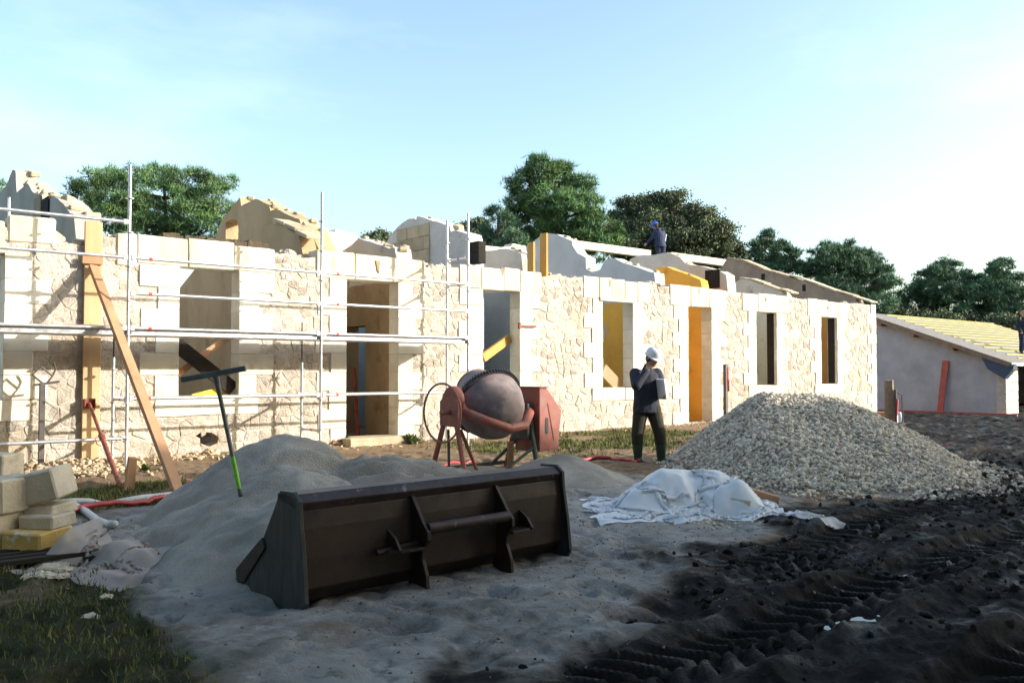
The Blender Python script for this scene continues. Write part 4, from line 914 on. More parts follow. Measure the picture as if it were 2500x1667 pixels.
def pebbles(name, X, Y, Z, S, mat, parent, tones):
    n = len(X); ax = rg.normal(size=(n, 3)); ax /= np.linalg.norm(ax, axis=1)[:, None]; an = rg.uniform(0, 6.28, n)
    K = np.zeros((n, 3, 3)); K[:, 0, 1] = -ax[:, 2]; K[:, 0, 2] = ax[:, 1]; K[:, 1, 0] = ax[:, 2]; K[:, 1, 2] = -ax[:, 0]; K[:, 2, 0] = -ax[:, 1]; K[:, 2, 1] = ax[:, 0]
    Rm = np.eye(3)+np.sin(an)[:, None, None]*K+(1-np.cos(an))[:, None, None]*(K @ K)
    v = IV[None]*(1+rg.uniform(-.22, .22, (n, 12, 1)))*rg.uniform([.9, .65, .55], [1.3, 1.0, .85], (n, 1, 3))*S[:, None, None]
    v = np.einsum('nij,nkj->nki', Rm, v)+np.stack([X, Y, Z], 1)[:, None]
    T = (IF[None]+(np.arange(n)*12)[:, None, None]).reshape(-1, 3)
    return fast(name, v.reshape(-1, 3), T, mat, parent, tone=np.repeat(tones, 12))
N = 90000; r = rg.uniform(1.7, 7.6, N); f = rg.uniform(9.0, 16.4, N); X = sF*r+cF*f; Y = -cF*r+sF*f; H = gravh(X, Y)
pr_ = np.where(H > .03, 1, np.where(H > -.06, .35, np.where(H > -.15, .10, .0))); k = rg.uniform(0, 1, N) < pr_*np.where(f > 14.0, .45, 1)
X, Y, H = X[k], Y[k], H[k]; Sz = rg.uniform(.011, .026, len(X))*rg.choice([.7, 1, 1, 1.3, 1.7], len(X))
Zg = np.where(H > 0, gbase(X, Y)+H, gz(X, Y))+Sz*.35
o = pebbles('gravel', X, Y, Zg, Sz, MT['gravel'], gp, rg.choice([.55, .75, .9, 1.0, 1.1, 1.25, 1.4], len(X))*rg.uniform(.9, 1.1, len(X))); tag(o, kind='stuff')
# scattered stones: by the plastic sheet, in the sand, and at the wall foot
def scatter(name, pts, s0, s1, mat, label, n, sp):
    xs = []; 
    for _ in range(n):
        c = pts[rg.integers(len(pts))]; xs.append((c[0]+rg.normal()*sp, c[1]+rg.normal()*sp))
    xs = np.array(xs); S_ = rg.uniform(s0, s1, n)**1.0; Z = gz(xs[:, 0], xs[:, 1])+S_*.3
    o = pebbles(name, xs[:, 0], xs[:, 1], Z, S_, mat, None, rg.uniform(.75, 1.35, n)); tag(o, label, 'stones', kind='stuff'); return o
pw = [gnd(x, y)[:2] for x, y in ((1700, 1268), (1740, 1270), (1780, 1272), (1720, 1272), (1830, 1262))]
scatter('white_pebbles', pw, .008, .02, MT['gravel'], 'white pebbles spilled in front of the plastic sheet', 120, .12)
pw = [gnd(x, y)[:2] for x, y in ((180, 1145), (230, 1150), (60, 1150), (120, 1150), (200, 1140), (260, 1150), (330, 1135), (480, 1118))]
MT['rub_foot'] = M('rubble_debris', (.48, .38, .26), (.36, .27, .17), 9, .95, .4, 40, .01, 0, True)
scatter('wall_foot_debris', pw, .015, .06, MT['rub_foot'], 'broken stone debris along the foot of the shored pier', 420, .30)
pw = [(x, D-.25) for x in np.arange(3, 20, .5)]
scatter('wall_foot_gravel', pw, .01, .035, MT['rub_foot'], 'small stone crumbs along the foot of the house wall', 700, .25)
pw = [(x, y) for x in np.arange(2, 7, .6) for y in np.arange(3.6, 9, .8)]
MT['clod'] = M('sand_clods', (.22, .20, .18), (.14, .12, .10), 9, .98, .4, 40, .01, 0, True)
scatter('sand_clods', pw, .003, .012, MT['clod'], 'small clods scattered over the pale sand', 1300, .5)
MT['mudclod'] = M('mud_clods', (.016, .014, .013), (.026, .022, .019), 9, .9, .5, 40, .01, 0, True, spec=.15)
N = 9000; X = rg.uniform(1.5, 15, N); Y = rg.uniform(1.2, 6.5, N); k = (mudf(X, Y) > rg.uniform(.3, 1, N)) & (rg.uniform(0, 1, N) < .25+.75*sst(.0, .35, fbm(X*1.3, Y*1.3, 19, 3))); X, Y = X[k], Y[k]; Sz = .008+.04*rg.uniform(0, 1, len(X))**3
tag(pebbles('mud_clods', X, Y, gz(X, Y)+Sz*.2, Sz, MT['mudclod'], None, rg.uniform(.6, 1.5, len(X))), 'crumbly dark clods churned up over the wheel ruts', 'mud', kind='stuff')
# ================================================================= PLASTIC SHEETS (draped by a small cloth solver)
def drape(nu, nv, sp, pos, hf, steps, seed, bend=.25, x0=None):
    rr = np.random.default_rng(seed); P = pos+rr.normal(size=pos.shape)*np.array([.004, .004, .02]); Vl = np.zeros_like(P)
    lo = P[..., :2].min((0, 1))-.5; hi = P[..., :2].max((0, 1))+.5; gs = .02
    gxx = np.arange(lo[0], hi[0], gs); gyy = np.arange(lo[1], hi[1], gs); A, B = np.meshgrid(gxx, gyy, indexing='ij'); HG = hf(A, B)
    def hs(p):
        i = np.clip(((p[..., 0]-lo[0])/gs), 0, len(gxx)-2); j = np.clip(((p[..., 1]-lo[1])/gs), 0, len(gyy)-2); a = i.astype(int); b = j.astype(int); fa = i-a; fb = j-b
        return HG[a, b]*(1-fa)*(1-fb)+HG[a+1, b]*fa*(1-fb)+HG[a, b+1]*(1-fa)*fb+HG[a+1, b+1]*fa*fb
    def con(a, b, L_, k, only=False):
        dv = P[b]-P[a]; ln = np.linalg.norm(dv, axis=-1, keepdims=True)+1e-9; c = (ln-L_)/ln
        if only: c = np.minimum(c, 0)
        q = dv*c*.5*k; P[a] += q; P[b] -= q
    S2 = slice
    for s in range(steps):
        old = P.copy(); Vl[..., 2] -= .012; P += Vl
        for it in range(5):
            for o_ in (0, 1):
                n = (nu-o_)//2; con((S2(o_, o_+2*n, 2),), (S2(o_+1, o_+2*n, 2),), sp, 1)
                n = (nv-o_)//2; con((S2(None), S2(o_, o_+2*n, 2)), (S2(None), S2(o_+1, o_+2*n, 2)), sp, 1)
                n = (nu-o_)//2; con((S2(o_, o_+2*n, 2), S2(0, -1)), (S2(o_+1, o_+2*n, 2), S2(1, None)), sp*1.414, .6); con((S2(o_, o_+2*n, 2), S2(1, None)), (S2(o_+1, o_+2*n, 2), S2(0, -1)), sp*1.414, .6)
            con((S2(0, -3),), (S2(3, None),), sp*3, bend*.4); con((S2(None), S2(0, -3)), (S2(None), S2(3, None)), sp*3, bend*.4)
            h = hs(P)+.008; hit = P[..., 2] < h; P[..., 2] = np.where(hit, h, P[..., 2])
        Vl = (P-old)*.94; Vl[hit] *= .25; sp_ = np.linalg.norm(Vl, axis=-1, keepdims=True); Vl *= np.minimum(1, .05/(sp_+1e-9))
    return P
def sheet_mat(name, col, tr, rough=.4):
    m = bpy.data.materials.new(name); m.use_nodes = True; n = m.node_tree.nodes; l = m.node_tree.links.new; b = n['Principled BSDF']
    b.inputs['Roughness'].default_value = rough; b.inputs['Specular IOR Level'].default_value = .5
    nt = n.new('ShaderNodeTexNoise'); nt.inputs['Scale'].default_value = 5; nt.inputs['Detail'].default_value = 6; g = n.new('ShaderNodeNewGeometry'); l(g.outputs['Position'], nt.inputs['Vector'])
    x = n.new('ShaderNodeMixRGB'); l(nt.outputs['Fac'], x.inputs[0]); x.inputs[1].default_value = col+(1,); x.inputs[2].default_value = tuple(c*.85 for c in col)+(1,); l(x.outputs[0], b.inputs['Base Color'])
    t = n.new('ShaderNodeBsdfTranslucent'); l(x.outputs[0], t.inputs[0]); tp = n.new('ShaderNodeBsdfTransparent')
    mm = n.new('ShaderNodeMixShader'); mm.inputs[0].default_value = .22; l(b.outputs[0], mm.inputs[1]); l(t.outputs[0], mm.inputs[2])
    m2 = n.new('ShaderNodeMixShader'); m2.inputs[0].default_value = tr; l(mm.outputs[0], m2.inputs[1]); l(tp.outputs[0], m2.inputs[2]); l(m2.outputs[0], n['Material Output'].inputs[0])
    return m
def sheet_obj(name, P, mat, label):
    nu, nv = P.shape[:2]; i = (np.arange(nu-1)[:, None]*nv+np.arange(nv-1)[None]).ravel()
    o = fast(name, P.reshape(-1, 3), np.stack([i, i+nv, i+nv+1, i+1], 1), mat, smooth=True); return tag(o, label, 'plastic sheet')
def boxh(r, f, r0, r1, f0, f1, h, s): return h*sst(r0-s, r0+s, r)*sst(r1+s, r1-s, r)*sst(f0-s, f0+s, f)*sst(f1+s, f1-s, f)
def h_white(x, y):
    r, f = rfinv(x, y); b = np.maximum.reduce([boxh(r, f, 1.35, 2.40, 9.0, 9.6, .37, .26), boxh(r, f, 2.0, 2.5, 8.85, 9.4, .28, .16), boxh(r, f, 1.15, 1.6, 8.9, 9.4, .20, .14)])
    return gz(x, y)+b
nu, nv, sp0 = 116, 96, .027
uu = (np.arange(nu)-nu/2)*sp0; vv = (np.arange(nv)-nv/2)*sp0; Ug, Vg = np.meshgrid(uu, vv, indexing='ij')
rr_ = 1.80+Ug*.58+.03*np.sin(Vg*9)+.05*fbm(Ug*1.6, Vg*1.6, 15, 3); ff_ = 9.15+Vg*.52+.16*Ug*.6+.03*np.sin(Ug*7)+.05*fbm(Ug*1.6, Vg*1.6, 16, 3)
X_ = sF*rr_+cF*ff_; Y_ = -cF*rr_+sF*ff_; zz_ = h_white(X_, Y_)+.08+.14*np.abs(fbm(Ug*1.5, Vg*1.5, 3, 2))+.02*fbm(Ug*5, Vg*5, 4, 2)
Pw = drape(nu, nv, sp0, np.stack([X_, Y_, zz_], -1), h_white, 60, 3, bend=.3)
sheet_obj('plastic_sheet', Pw, sheet_mat('white_polythene', (.88, .90, .93), .03), 'crumpled white plastic sheet covering a heap between mixer and gravel')
nu, nv = 64, 14; uu = np.arange(nu)*.022; vv = (np.arange(nv)-nv/2)*.022; Ug, Vg = np.meshgrid(uu, vv, indexing='ij')
a_ = gnd(1850, 1250); b_ = gnd(2030, 1277); dd = (b_-a_); dd.z = 0; ln_ = dd.length; dd.normalize(); pp = Vector((-dd.y, dd.x, 0))
t_ = Ug/Ug.max()*ln_; wv = .55*(1.0-.65*Ug/Ug.max()); xx = a_.x+dd.x*t_+pp.x*Vg*wv+.0; yy_ = a_.y+dd.y*t_+pp.y*Vg*wv
Pt = drape(nu, nv, .022, np.stack([xx, yy_, .16+.05*np.sin(Ug*21)+.03*np.sin(Vg*40+Ug*6)], -1), lambda x, y: gz(x, y), 70, 5)
sheet_obj('plastic_sheet', Pt, sheet_mat('dirty_white_polythene', (.60, .56, .55), .12), 'thin twisted strip of dirty white plastic trailing over the mud')
for (px, py, ln, w, h, rot, tl, lab) in ((1845, 1222, .50, .13, .075, .55, .25, 'brown timber offcut poking out from under the white plastic sheet'), (1770, 1254, .26, .10, .07, -.2, 0, 'dark short timber block lying before the white plastic sheet'), (1810, 1244, .22, .2, .12, .3, .1, 'grey stone lump wedged beside the timber offcut'), (1695, 1228, .16, .06, .05, -.3, .1, 'brown board end showing through the folds of the white sheet')):
    q = gnd(px, py); m = MB(); Rm_ = (Matrix.Rotation(math.atan2(-cF, sF)+rot-.8, 4, 'Z') @ Matrix.Rotation(tl, 4, 'Y')).to_3x3(); m.cbox((-ln/2, -w/2, -h/2), (ln/2, w/2, h/2), .006, .003, RN, Rm_)
    z0 = min(v[2] for v in m.v); m.v = [(x+q.x, y+q.y, z-z0+gh(q.x, q.y)-.01) for x, y, z in m.v]
    thing(m, 'stone_lump' if 'stone' in lab else 'timber_offcut', bl if 'stone' in lab else MT['wood_red'], lab, 'stone' if 'stone' in lab else 'timber')
# beige sheet beside the stone stack
def h_beige(x, y):
    r, f = rfinv(x, y); b = np.maximum.reduce([.30*sst(-3.15, -3.45, r)*sst(6.5, 6.8, f), boxh(r, f, -3.15, -2.85, 6.6, 7.0, .11, .12), boxh(r, f, -2.8, -2.62, 6.35, 6.6, .09, .08)])
    return np.maximum(gz(x, y)+b, gbase(x, y)+sandh(x, y))
nu, nv, sp0 = 56, 52, .024; uu = (np.arange(nu)-nu/2)*sp0; vv = (np.arange(nv)-nv/2)*sp0; Ug, Vg = np.meshgrid(uu, vv, indexing='ij')
rr_ = -3.02+Ug*.62; ff_ = 6.48+Vg*.70-.30*Ug; zz_ = .26+.03*np.sin(Ug*9+Vg*3)+.03*np.sin(Vg*8)+.12*np.abs(fbm(Ug*3, Vg*3, 8, 3))
Pb = drape(nu, nv, sp0, np.stack([sF*rr_+cF*ff_, -cF*rr_+sF*ff_, zz_], -1), h_beige, 60, 8, bend=.12)
sheet_obj('plastic_sheet', Pb, sheet_mat('beige_polythene', (.44, .38, .335), .22), 'dusty beige plastic sheet slumped beside the stack of stone blocks')
# ================================================================= SHED BEYOND THE HOUSE
XS = 36.0; ev = onp(2477, 886, 0, XS); rd = onp(2142, 774, 0, XS); sl_ = (rd.z-ev.z)/(rd.y-ev.y); gS = -.34
YR = rd.y+.6; zr = ev.z+sl_*(YR-ev.y); XE = 49.0; YB = YR+(YR-ev.y)
def rz_(y): return ev.z+sl_*(y-ev.y) if y < YR else ev.z+sl_*(2*YR-y-ev.y)
shed = empty('shed', (XS, YR, gS), 'low grey rendered shed with bare yellow roof battens beyond the house', 'shed')
yf = ev.y+.35
m = MB(); m.prism([(yf, gS-.2), (yf, rz_(yf)-.16), (YR, zr-.16), (YB-.35, rz_(yf)-.16), (YB-.35, gS-.2)], lambda p, s: Vector((XS+.3*s, p[0], p[1]))); m.build('gable_wall', MT['shed_wall'], shed)
m = MB(); m.box(((XE+XS)/2, YB-.5, (gS+rz_(yf)-.3)/2), (XE-XS, .3, rz_(yf)-.3-gS)); m.build('rear_wall', MT['shed_wall'], shed)
m = MB(); m.prism([(yf, gS-.2), (yf, rz_(yf)-.16), (YR, zr-.16), (YB-.35, rz_(yf)-.16), (YB-.35, gS-.2)], lambda p, s: Vector((XE-.3+.3*s, p[0], p[1]))); m.build('gable_wall', MT['shed_wall'], shed)
fwm = M('pale_stone_pier', (.62, .58, .50), (.5, .46, .38), 5, .95, .6, 20, .02)
for k in range(6):
    for q in range(2):
        z0 = gS-.1+k*(rz_(yf)-.2-gS+.1)/6; z1 = gS-.1+(k+1)*(rz_(yf)-.2-gS+.1)/6
        m = MB(); m.cbox((XS-.01+q*.6+.004, yf-.03, z0+.005), (XS+.6+q*.6-.006, yf+.32, z1-.004), .015, .006, RN); m.build('pier_stone', fwm, shed)
for xx in (40.5, 44.5): 
    m = MB(); m.box((xx, yf+.15, (gS+rz_(yf)-.2)/2), (.5, .3, rz_(yf)-.2-gS)); m.build('pier', fwm, shed)
for sg in (0, 1):
    ya, yb2 = (ev.y, YR) if sg == 0 else (YR, YB)
    za, zb2 = rz_(ya+1e-6), rz_(yb2-1e-6)
    m = MB(); m.prism([(ya, za), (yb2, zb2), (yb2, zb2-.10), (ya, za-.10)], lambda p, s: Vector((XS-.45+s*(XE-XS+.8), p[0], p[1]))); m.build('roof_sheet', MT['felt'], shed)
for k in range(15):
    y = ev.y+.12+(YR-ev.y-.15)*k/14.3; z = rz_(y)+.02; m = MB(); m.box((0, 0, 0), (XE-XS-1.6+RN.uniform(-.2, .2), .045, .035), Matrix.Rotation(math.atan(sl_), 3, 'X')); m.v = [(a+(XS+XE)/2+.95, b+y, c+z) for a, b, c in m.v]; m.build('batten', MT['batten'], shed)
m = MB(); m.beam((XS-.47, ev.y-.02, ev.z-.06), (XS-.47, YR, zr-.06), .05, .17, up=(0, 0, 1)); m.build('barge_board', MT['fascia'], shed)
m = MB(); m.beam((XS-.45, ev.y-.06, ev.z-.05), (XE+.3, ev.y-.06, ev.z-.05), .03, .12); m.build('gutter_board', MT['wood_w'], shed)
for t in (.36, .62, .85):
    y = ev.y+(YR-ev.y)*t; m = MB(); m.box((XS-.2, y, rz_(y)-.20), (.45, .16, .18)); m.build('purlin_end', MT['wood_red'], shed)
P = [onp(1860+x*.2742, 560+y*.2742, 0, XS-.42) for x, y in ((1930, 1085), (2245, 1192), (2235, 1235), (2160, 1322), (2010, 1232))]
m = MB(); m.prism([(p.y, p.z-.05) for p in P], lambda p, s: Vector((XS-.42+s*.30, p[0], p[1]))); m.build('eave_sheet', MT['bluesheet'], shed)
a = onp(2309, 880, 0, XS-.06); b = onp(2295, 1012, 0, XS-.35); b.z = gh(b.x, b.y)-.02
m = MB(); m.beam(b, a, .25, .05, up=(1, 0, 0)); thing(m, 'red_plank', MT['redplank'], 'red painted plank leaning upright against the grey shed wall', 'plank')
m = MB(); m.beam((XS-.5, yf-.6, gS+.06), (XS-.5, YR, gS+.06), .06, .10); thing(m, 'edge_board', MT['redplank'], 'long thin red board lying along the foot of the shed wall', 'board')
# ================================================================= SHADE BUILDING ACROSS THE YARD (unseen, added to cast the foreground shade)
HH = 12.3; p0 = Vector((9, -3.78, 0)); dv = Vector((1, -.48, 0)).normalized(); pv = Vector((-dv.y, dv.x, 0)); LB = 50
fh = empty('shade_building', p0, 'tall unseen building added across the yard to shade the foreground, facing the ruined house', 'house')
def fp(l, d, z): return p0+dv*l+pv*d+Vector((0, 0, z))
fm = M('shade_building_render', (.45, .40, .33), (.38, .33, .27), 2, .95, .4, 20, .02)
m = MB(); m.prism([(-3.6, -.5), (3.6, -.5), (3.6, 7.6), (0, 11.8), (-3.6, 7.6)], lambda p, s: fp(s*LB, p[0], p[1])); fb = m.build('wall', fm, fh)
for sg in (-1, 1):
    m = MB(); m.prism([(0, HH), (sg*4.1, 7.5), (sg*4.1, 7.3), (0, 12.05)], lambda p, s: fp(-.3+s*(LB+.6), p[0], p[1])); m.build('roof', MT['tile'], fh)
for k in range(12):
    for z in (1.0, 4.6):
        m = MB(); c = fp(2+k*4.1, 3.62, z+.8); m.box(c, (1.0, .06, 1.6), Matrix.Rotation(math.atan2(dv.y, dv.x), 3, 'Z')); wf = m.build('window', MT['render_w'], fh)
        m = MB(); m.box(fp(2+k*4.1, 3.655, z+.8), (.86, .03, 1.46), Matrix.Rotation(math.atan2(dv.y, dv.x), 3, 'Z')); m.build('pane', MT['phone'], wf)
# ================================================================= TREES
def tree(name, label, cat, lobes, dep, mat, seed, group=None, kind='pine', dens=1.0, base=None):
    rg2 = np.random.default_rng(seed); C = [(at(x, y, dep+rg2.uniform(-1.2, 1.2)), r/FP*dep) for x, y, r in lobes]
    cx = sum((c.x for c, r in C))/len(C); cy = sum((c.y for c, r in C))/len(C); g = -.1
    root = empty(name, (cx, cy, g), label, cat, group)
    zt = max(c.z for c, r in C); zlo = min(c.z for c, r in C)
    m = MB(); tp = []; n = 7
    for k in range(n):
        t = k/(n-1); tp.append(Vector((cx+.25*math.sin(k*1.3+seed)*(t+.1), cy+.2*math.cos(k*1.7+seed)*t, g+(zt-g)*t*.95)))
    rb = .022*zt+.05; m.tube(tp, [rb*(1-.78*k/(n-1)) for k in range(n)], 9); trunk = m.build('trunk', MT['bark'], root, smooth=True)
    for c, r in C:
        zz = max(min(c.z-r*.5, zt*.9), 1.0); k = (zz-g)/((zt-g)*.95)*(n-1); i = int(min(n-2, k)); s = tp[i].lerp(tp[i+1], k-i)
        mid = s.lerp(c, .5)+Vector((0, 0, -.15*r)); m = MB(); m.tube([s, mid, c], [.09, .06, .025], 6)
        for q in range(5):
            e = c+Vector(rg2.normal(size=3))*r*.5; m.tube([mid.lerp(c, rg2.uniform(.3, 1)), e], [.03, .01], 5)
        m.build('limb', MT['bark'], root, smooth=True)
    Vs = []; To = []
    nl = 6
    for c, r in C:
        ncl = int(12+8*r*r); d = rg2.normal(size=(ncl, 3)); d /= np.linalg.norm(d, axis=1)[:, None]; rad = rg2.uniform(.45, .98, ncl)**.7
        cc = np.array(c)+d*rad[:, None]*r*np.array([1, 1, .82]); tc_ = rg2.uniform(.5, 1.45, ncl)
        nt = int((330 if kind == 'pine' else 420)*r*r*dens*1.7); ci = rg2.integers(0, ncl, nt)
        sg = .12*r+.08; p = cc[ci]+rg2.normal(size=(nt, 3))*sg*np.array([1, 1, .5]); t0 = tc_[ci]*rg2.uniform(.85, 1.15, nt)
        ln = (.32 if kind == 'pine' else .15)*rg2.uniform(.7, 1.25, (nt, nl, 1)); w = (.038 if kind == 'pine' else .075)*dep/50
        dr = rg2.normal(size=(nt, nl, 3)); dr[..., 2] += .95 if kind == 'pine' else .1; dr /= np.linalg.norm(dr, axis=-1, keepdims=True)
        sd = np.cross(dr, rg2.normal(size=(nt, nl, 3))); sd /= np.linalg.norm(sd, axis=-1, keepdims=True)+1e-9
        o_ = p[:, None, :]+(0 if kind == 'pine' else rg2.normal(size=(nt, nl, 3))*.12)
        if kind == 'pine': tri = np.stack([o_-sd*w*.5, o_+sd*w*.5, o_+dr*ln], 2)
        else: tri = np.stack([o_-sd*w*.7, o_+sd*w*.7, o_+dr*ln], 2)
        Vs.append(tri.reshape(-1, 3)); To.append(np.repeat(t0, nl*3))
    Vv = np.concatenate(Vs); fast('crown', Vv, np.arange(len(Vv)).reshape(-1, 3), mat, root, tone=np.concatenate(To))
    return root
PG = 'pines behind the house'
tree('pine_tree', 'spreading pine with thin top twigs between the two broken left gables', 'tree', [(225, 455, 48), (275, 440, 50), (330, 470, 70), (400, 440, 48), (455, 450, 52), (520, 460, 42), (553, 447, 24), (470, 520, 72), (380, 535, 75), (270, 515, 62), (205, 490, 40), (545, 520, 34), (520, 560, 50), (430, 580, 60), (320, 580, 60)], 44, MT['pine'], 1, PG, dens=.8)
tree('pine_tree', 'pine top just showing at the broken peak of the far left gable', 'tree', [(-20, 470, 38), (0, 500, 36), (-40, 520, 40)], 44, MT['pine2'], 2, PG)
tree('pine_tree', 'tallest rounded green pine behind the middle of the house', 'tree', [(1325, 412, 42), (1290, 455, 50), (1365, 430, 50), (1420, 450, 34), (1435, 505, 44), (1268, 505, 40), (1330, 500, 66), (1385, 520, 66), (1270, 560, 40), (1440, 570, 52), (1485, 565, 34), (1330, 575, 54), (1400, 600, 60), (1300, 605, 40), (1470, 605, 40)], 48, MT['pine'], 3, PG, dens=1.15)
tree('pine_tree', 'small dark pine tucked against the tallest pine', 'tree', [(1215, 522, 24), (1235, 545, 30), (1200, 570, 30), (1245, 585, 36), (1195, 610, 40), (1260, 620, 40), (1225, 625, 40)], 46, MT['pine2'], 4, PG)
tree('holm_oak', 'broad olive-grey holm oak behind the worker on the wall', 'tree', [(1545, 525, 55), (1600, 515, 50), (1650, 515, 55), (1700, 545, 55), (1745, 580, 50), (1780, 615, 42), (1600, 575, 75), (1670, 590, 75), (1530, 590, 60), (1740, 640, 60), (1520, 545, 40), (1600, 640, 70), (1680, 660, 70)], 56, MT['oak'], 5, None, 'oak', 1.0)
tree('holm_oak', 'small olive oak crown peeping over the white wall left of the dark pine', 'tree', [(1160, 560, 30), (1130, 570, 22), (1180, 590, 40), (1140, 600, 34)], 60, MT['oak'], 6, None, 'oak')
tree('holm_oak', 'little bushy treetop peeping between two broken gables above the scaffold', 'tree', [(925, 580, 20), (905, 590, 20), (945, 592, 18), (925, 605, 30)], 60, MT['oak'], 7, None, 'oak')
tree('pine_tree', 'slender layered pine right of the holm oak', 'tree', [(1880, 583, 24), (1858, 605, 26), (1902, 610, 28), (1835, 635, 30), (1880, 640, 34), (1935, 630, 28), (1910, 665, 36), (1855, 675, 36), (1955, 655, 20), (1880, 700, 40)], 58, MT['pine2'], 8, PG)
tree('pine_tree', 'wide dense pine above the end gable of the house', 'tree', [(2065, 612, 32), (2015, 625, 36), (2085, 645, 46), (2120, 640, 34), (2040, 670, 50), (1990, 660, 34), (2150, 680, 38), (2110, 705, 50), (2175, 690, 24), (2050, 725, 55), (2000, 710, 40), (2140, 745, 45), (1975, 745, 40)], 56, MT['pine2'], 9, PG, dens=1.1)
tree('pine_tree', 'pine with an open pointed top behind the shed ridge', 'tree', [(2310, 650, 28), (2275, 668, 34), (2340, 680, 36), (2300, 705, 46), (2255, 705, 36), (2360, 715, 34), (2220, 725, 30), (2270, 750, 46), (2330, 755, 46), (2200, 760, 30)], 60, MT['pine2'], 10, PG, dens=1.1)
tree('pine_tree', 'pine with two rounded tops at the outer end of the shed roof', 'tree', [(2445, 655, 30), (2415, 680, 30), (2470, 685, 32), (2435, 715, 44), (2490, 730, 36), (2400, 735, 36), (2450, 765, 46), (2510, 770, 40), (2390, 770, 40)], 60, MT['pine2'], 11, PG, dens=1.1)
for k, (bx, by, hh) in enumerate(((4.0, -9, 15), (-3, -8, 16), (-9, -5, 15), (-13, 2, 14), (-12, 10, 13))):      # unseen pines added at the near side to block sky light
    rg2 = np.random.default_rng(60+k); root = empty('pine_tree', (bx, by, -.1), ('tall dense pine added to block sky light, right against the shade building', 'tall dense pine added to block sky light, one step out from the shade building', 'tall dense pine added to block sky light, midway along the yard edge', 'tall dense pine added to block sky light, at the far corner of the yard', 'tall dense pine added to block sky light, by the yard corner towards the ruined house')[k], 'tree', 'added pines that block the sky light')
    m = MB(); m.tube([(bx, by, -.1), (bx+.1, by, hh*.5), (bx, by+.1, hh)], [.32, .22, .05], 9); m.build('trunk', MT['bark'], root, smooth=True)
    n = 2600; ph = rg2.uniform(0, 6.28, n); zz = rg2.uniform(.18, 1, n); rad = 4.2*np.sqrt(rg2.uniform(.1, 1, n))*np.sin(np.clip(zz*1.05, 0, 1)*math.pi*.86+.25)
    c_ = np.stack([bx+np.cos(ph)*rad, by+np.sin(ph)*rad, zz*hh], 1)[:, None, None]; V = (c_+rg2.normal(size=(n, 5, 3, 3))*.32).reshape(-1, 3)
    fast('crown', V, np.arange(len(V)).reshape(-1, 3), MT['pine'], root, tone=np.repeat(rg2.uniform(.7, 1.2, n), 15))
for k, (x, y, r) in enumerate(((2175, 775, 34), (2240, 790, 40), (2310, 795, 42), (2380, 800, 42), (2450, 800, 42), (2515, 800, 42))):
    tree('evergreen_shrub', 'dark evergreen shrub behind the shed roof, %s counted from the house corner' % ('first', 'second', 'third', 'fourth', 'fifth', 'sixth')[k], 'shrub', [(x, y, r), (x-20, y+18, r*.8), (x+22, y+15, r*.8)], 57, MT['oak'], 30+k, 'shrubs behind the shed', 'oak', .8)
# ================================================================= GRASS AND WEEDS
N = 220000; X = rg.uniform(-1, 16, N); Y = rg.uniform(3, 14.2, N); k = (grassf(X, Y) > rg.uniform(.25, .9, N)) & (sandh(X, Y) < .0) & (sandf(X, Y) < .35); X, Y = X[k], Y[k]; n = len(X)
Z = gz(X, Y); hgt = rg.uniform(.018, .055, n)*np.where(Y > 8.5, 1.5, 1); an = rg.uniform(0, 6.28, n); w = rg.uniform(.002, .005, n)*(1+.12*np.hypot(X, Y)); dx = np.cos(an)*w; dy = np.sin(an)*w; ln = rg.normal(size=(n, 2))*hgt[:, None]*.45
tri = np.stack([np.stack([X-dx, Y-dy, Z-.01], 1), np.stack([X+dx, Y+dy, Z-.01], 1), np.stack([X+ln[:, 0], Y+ln[:, 1], Z+hgt], 1)], 1)
o = fast('grass', tri.reshape(-1, 3), np.arange(3*n).reshape(-1, 3), MT['grass'], tone=np.repeat(rg.uniform(.6, 1.3, n), 3)); tag(o, 'short rough grass growing over the site', 'grass', kind='stuff')
def weed(px, py, s, label):
    q = gnd(px, py); root = Vector((q.x, q.y, gh(q.x, q.y)-.02)); V = []; T = []
    for k in range(70):
        an = rg.uniform(0, 6.28); el = rg.uniform(.25, 1.3); d = Vector((math.cos(an)*math.cos(el), math.sin(an)*math.cos(el), math.sin(el))); ln = s*rg.uniform(.5, 1.1)
        sd = Vector((-math.sin(an), math.cos(an), 0))*s*.13; a = root+d*ln*.3; b = root+d*ln*.7+Vector((0, 0, -.02)); V += [root, a+sd, b+sd*.8, root+d*ln-Vector((0, 0, ln*.2)), b-sd*.8, a-sd]
    o = fast('weed', np.array([tuple(v) for v in V]), np.arange(len(V)).reshape(-1, 6), MT['weed'], tone=np.repeat(rg.uniform(.6, 1.4, 70), 6)); tag(o, label, 'plant')
weed(848, 1090, .26, 'leafy weed clump on the left of the open doorway step'); weed(1000, 1085, .30, 'leafy weed clump on the right of the open doorway step'); weed(355, 1150, .18, 'small grass tuft behind the stake'); weed(1012, 1082, .22, 'ragged weed at the wall foot beside the doorway weed clump')
m = MB()
q = gnd(822, 1092); m.sphere((q.x, q.y, .04), .14, (1.3, .9, .8), 8, 6); m.v = [tuple(c+RN.uniform(-.03, .03) for c in v) for v in m.v]; thing(m, 'stone_lump', MT['dirt'], 'brown stone lump beside the left doorway weed', 'stone')
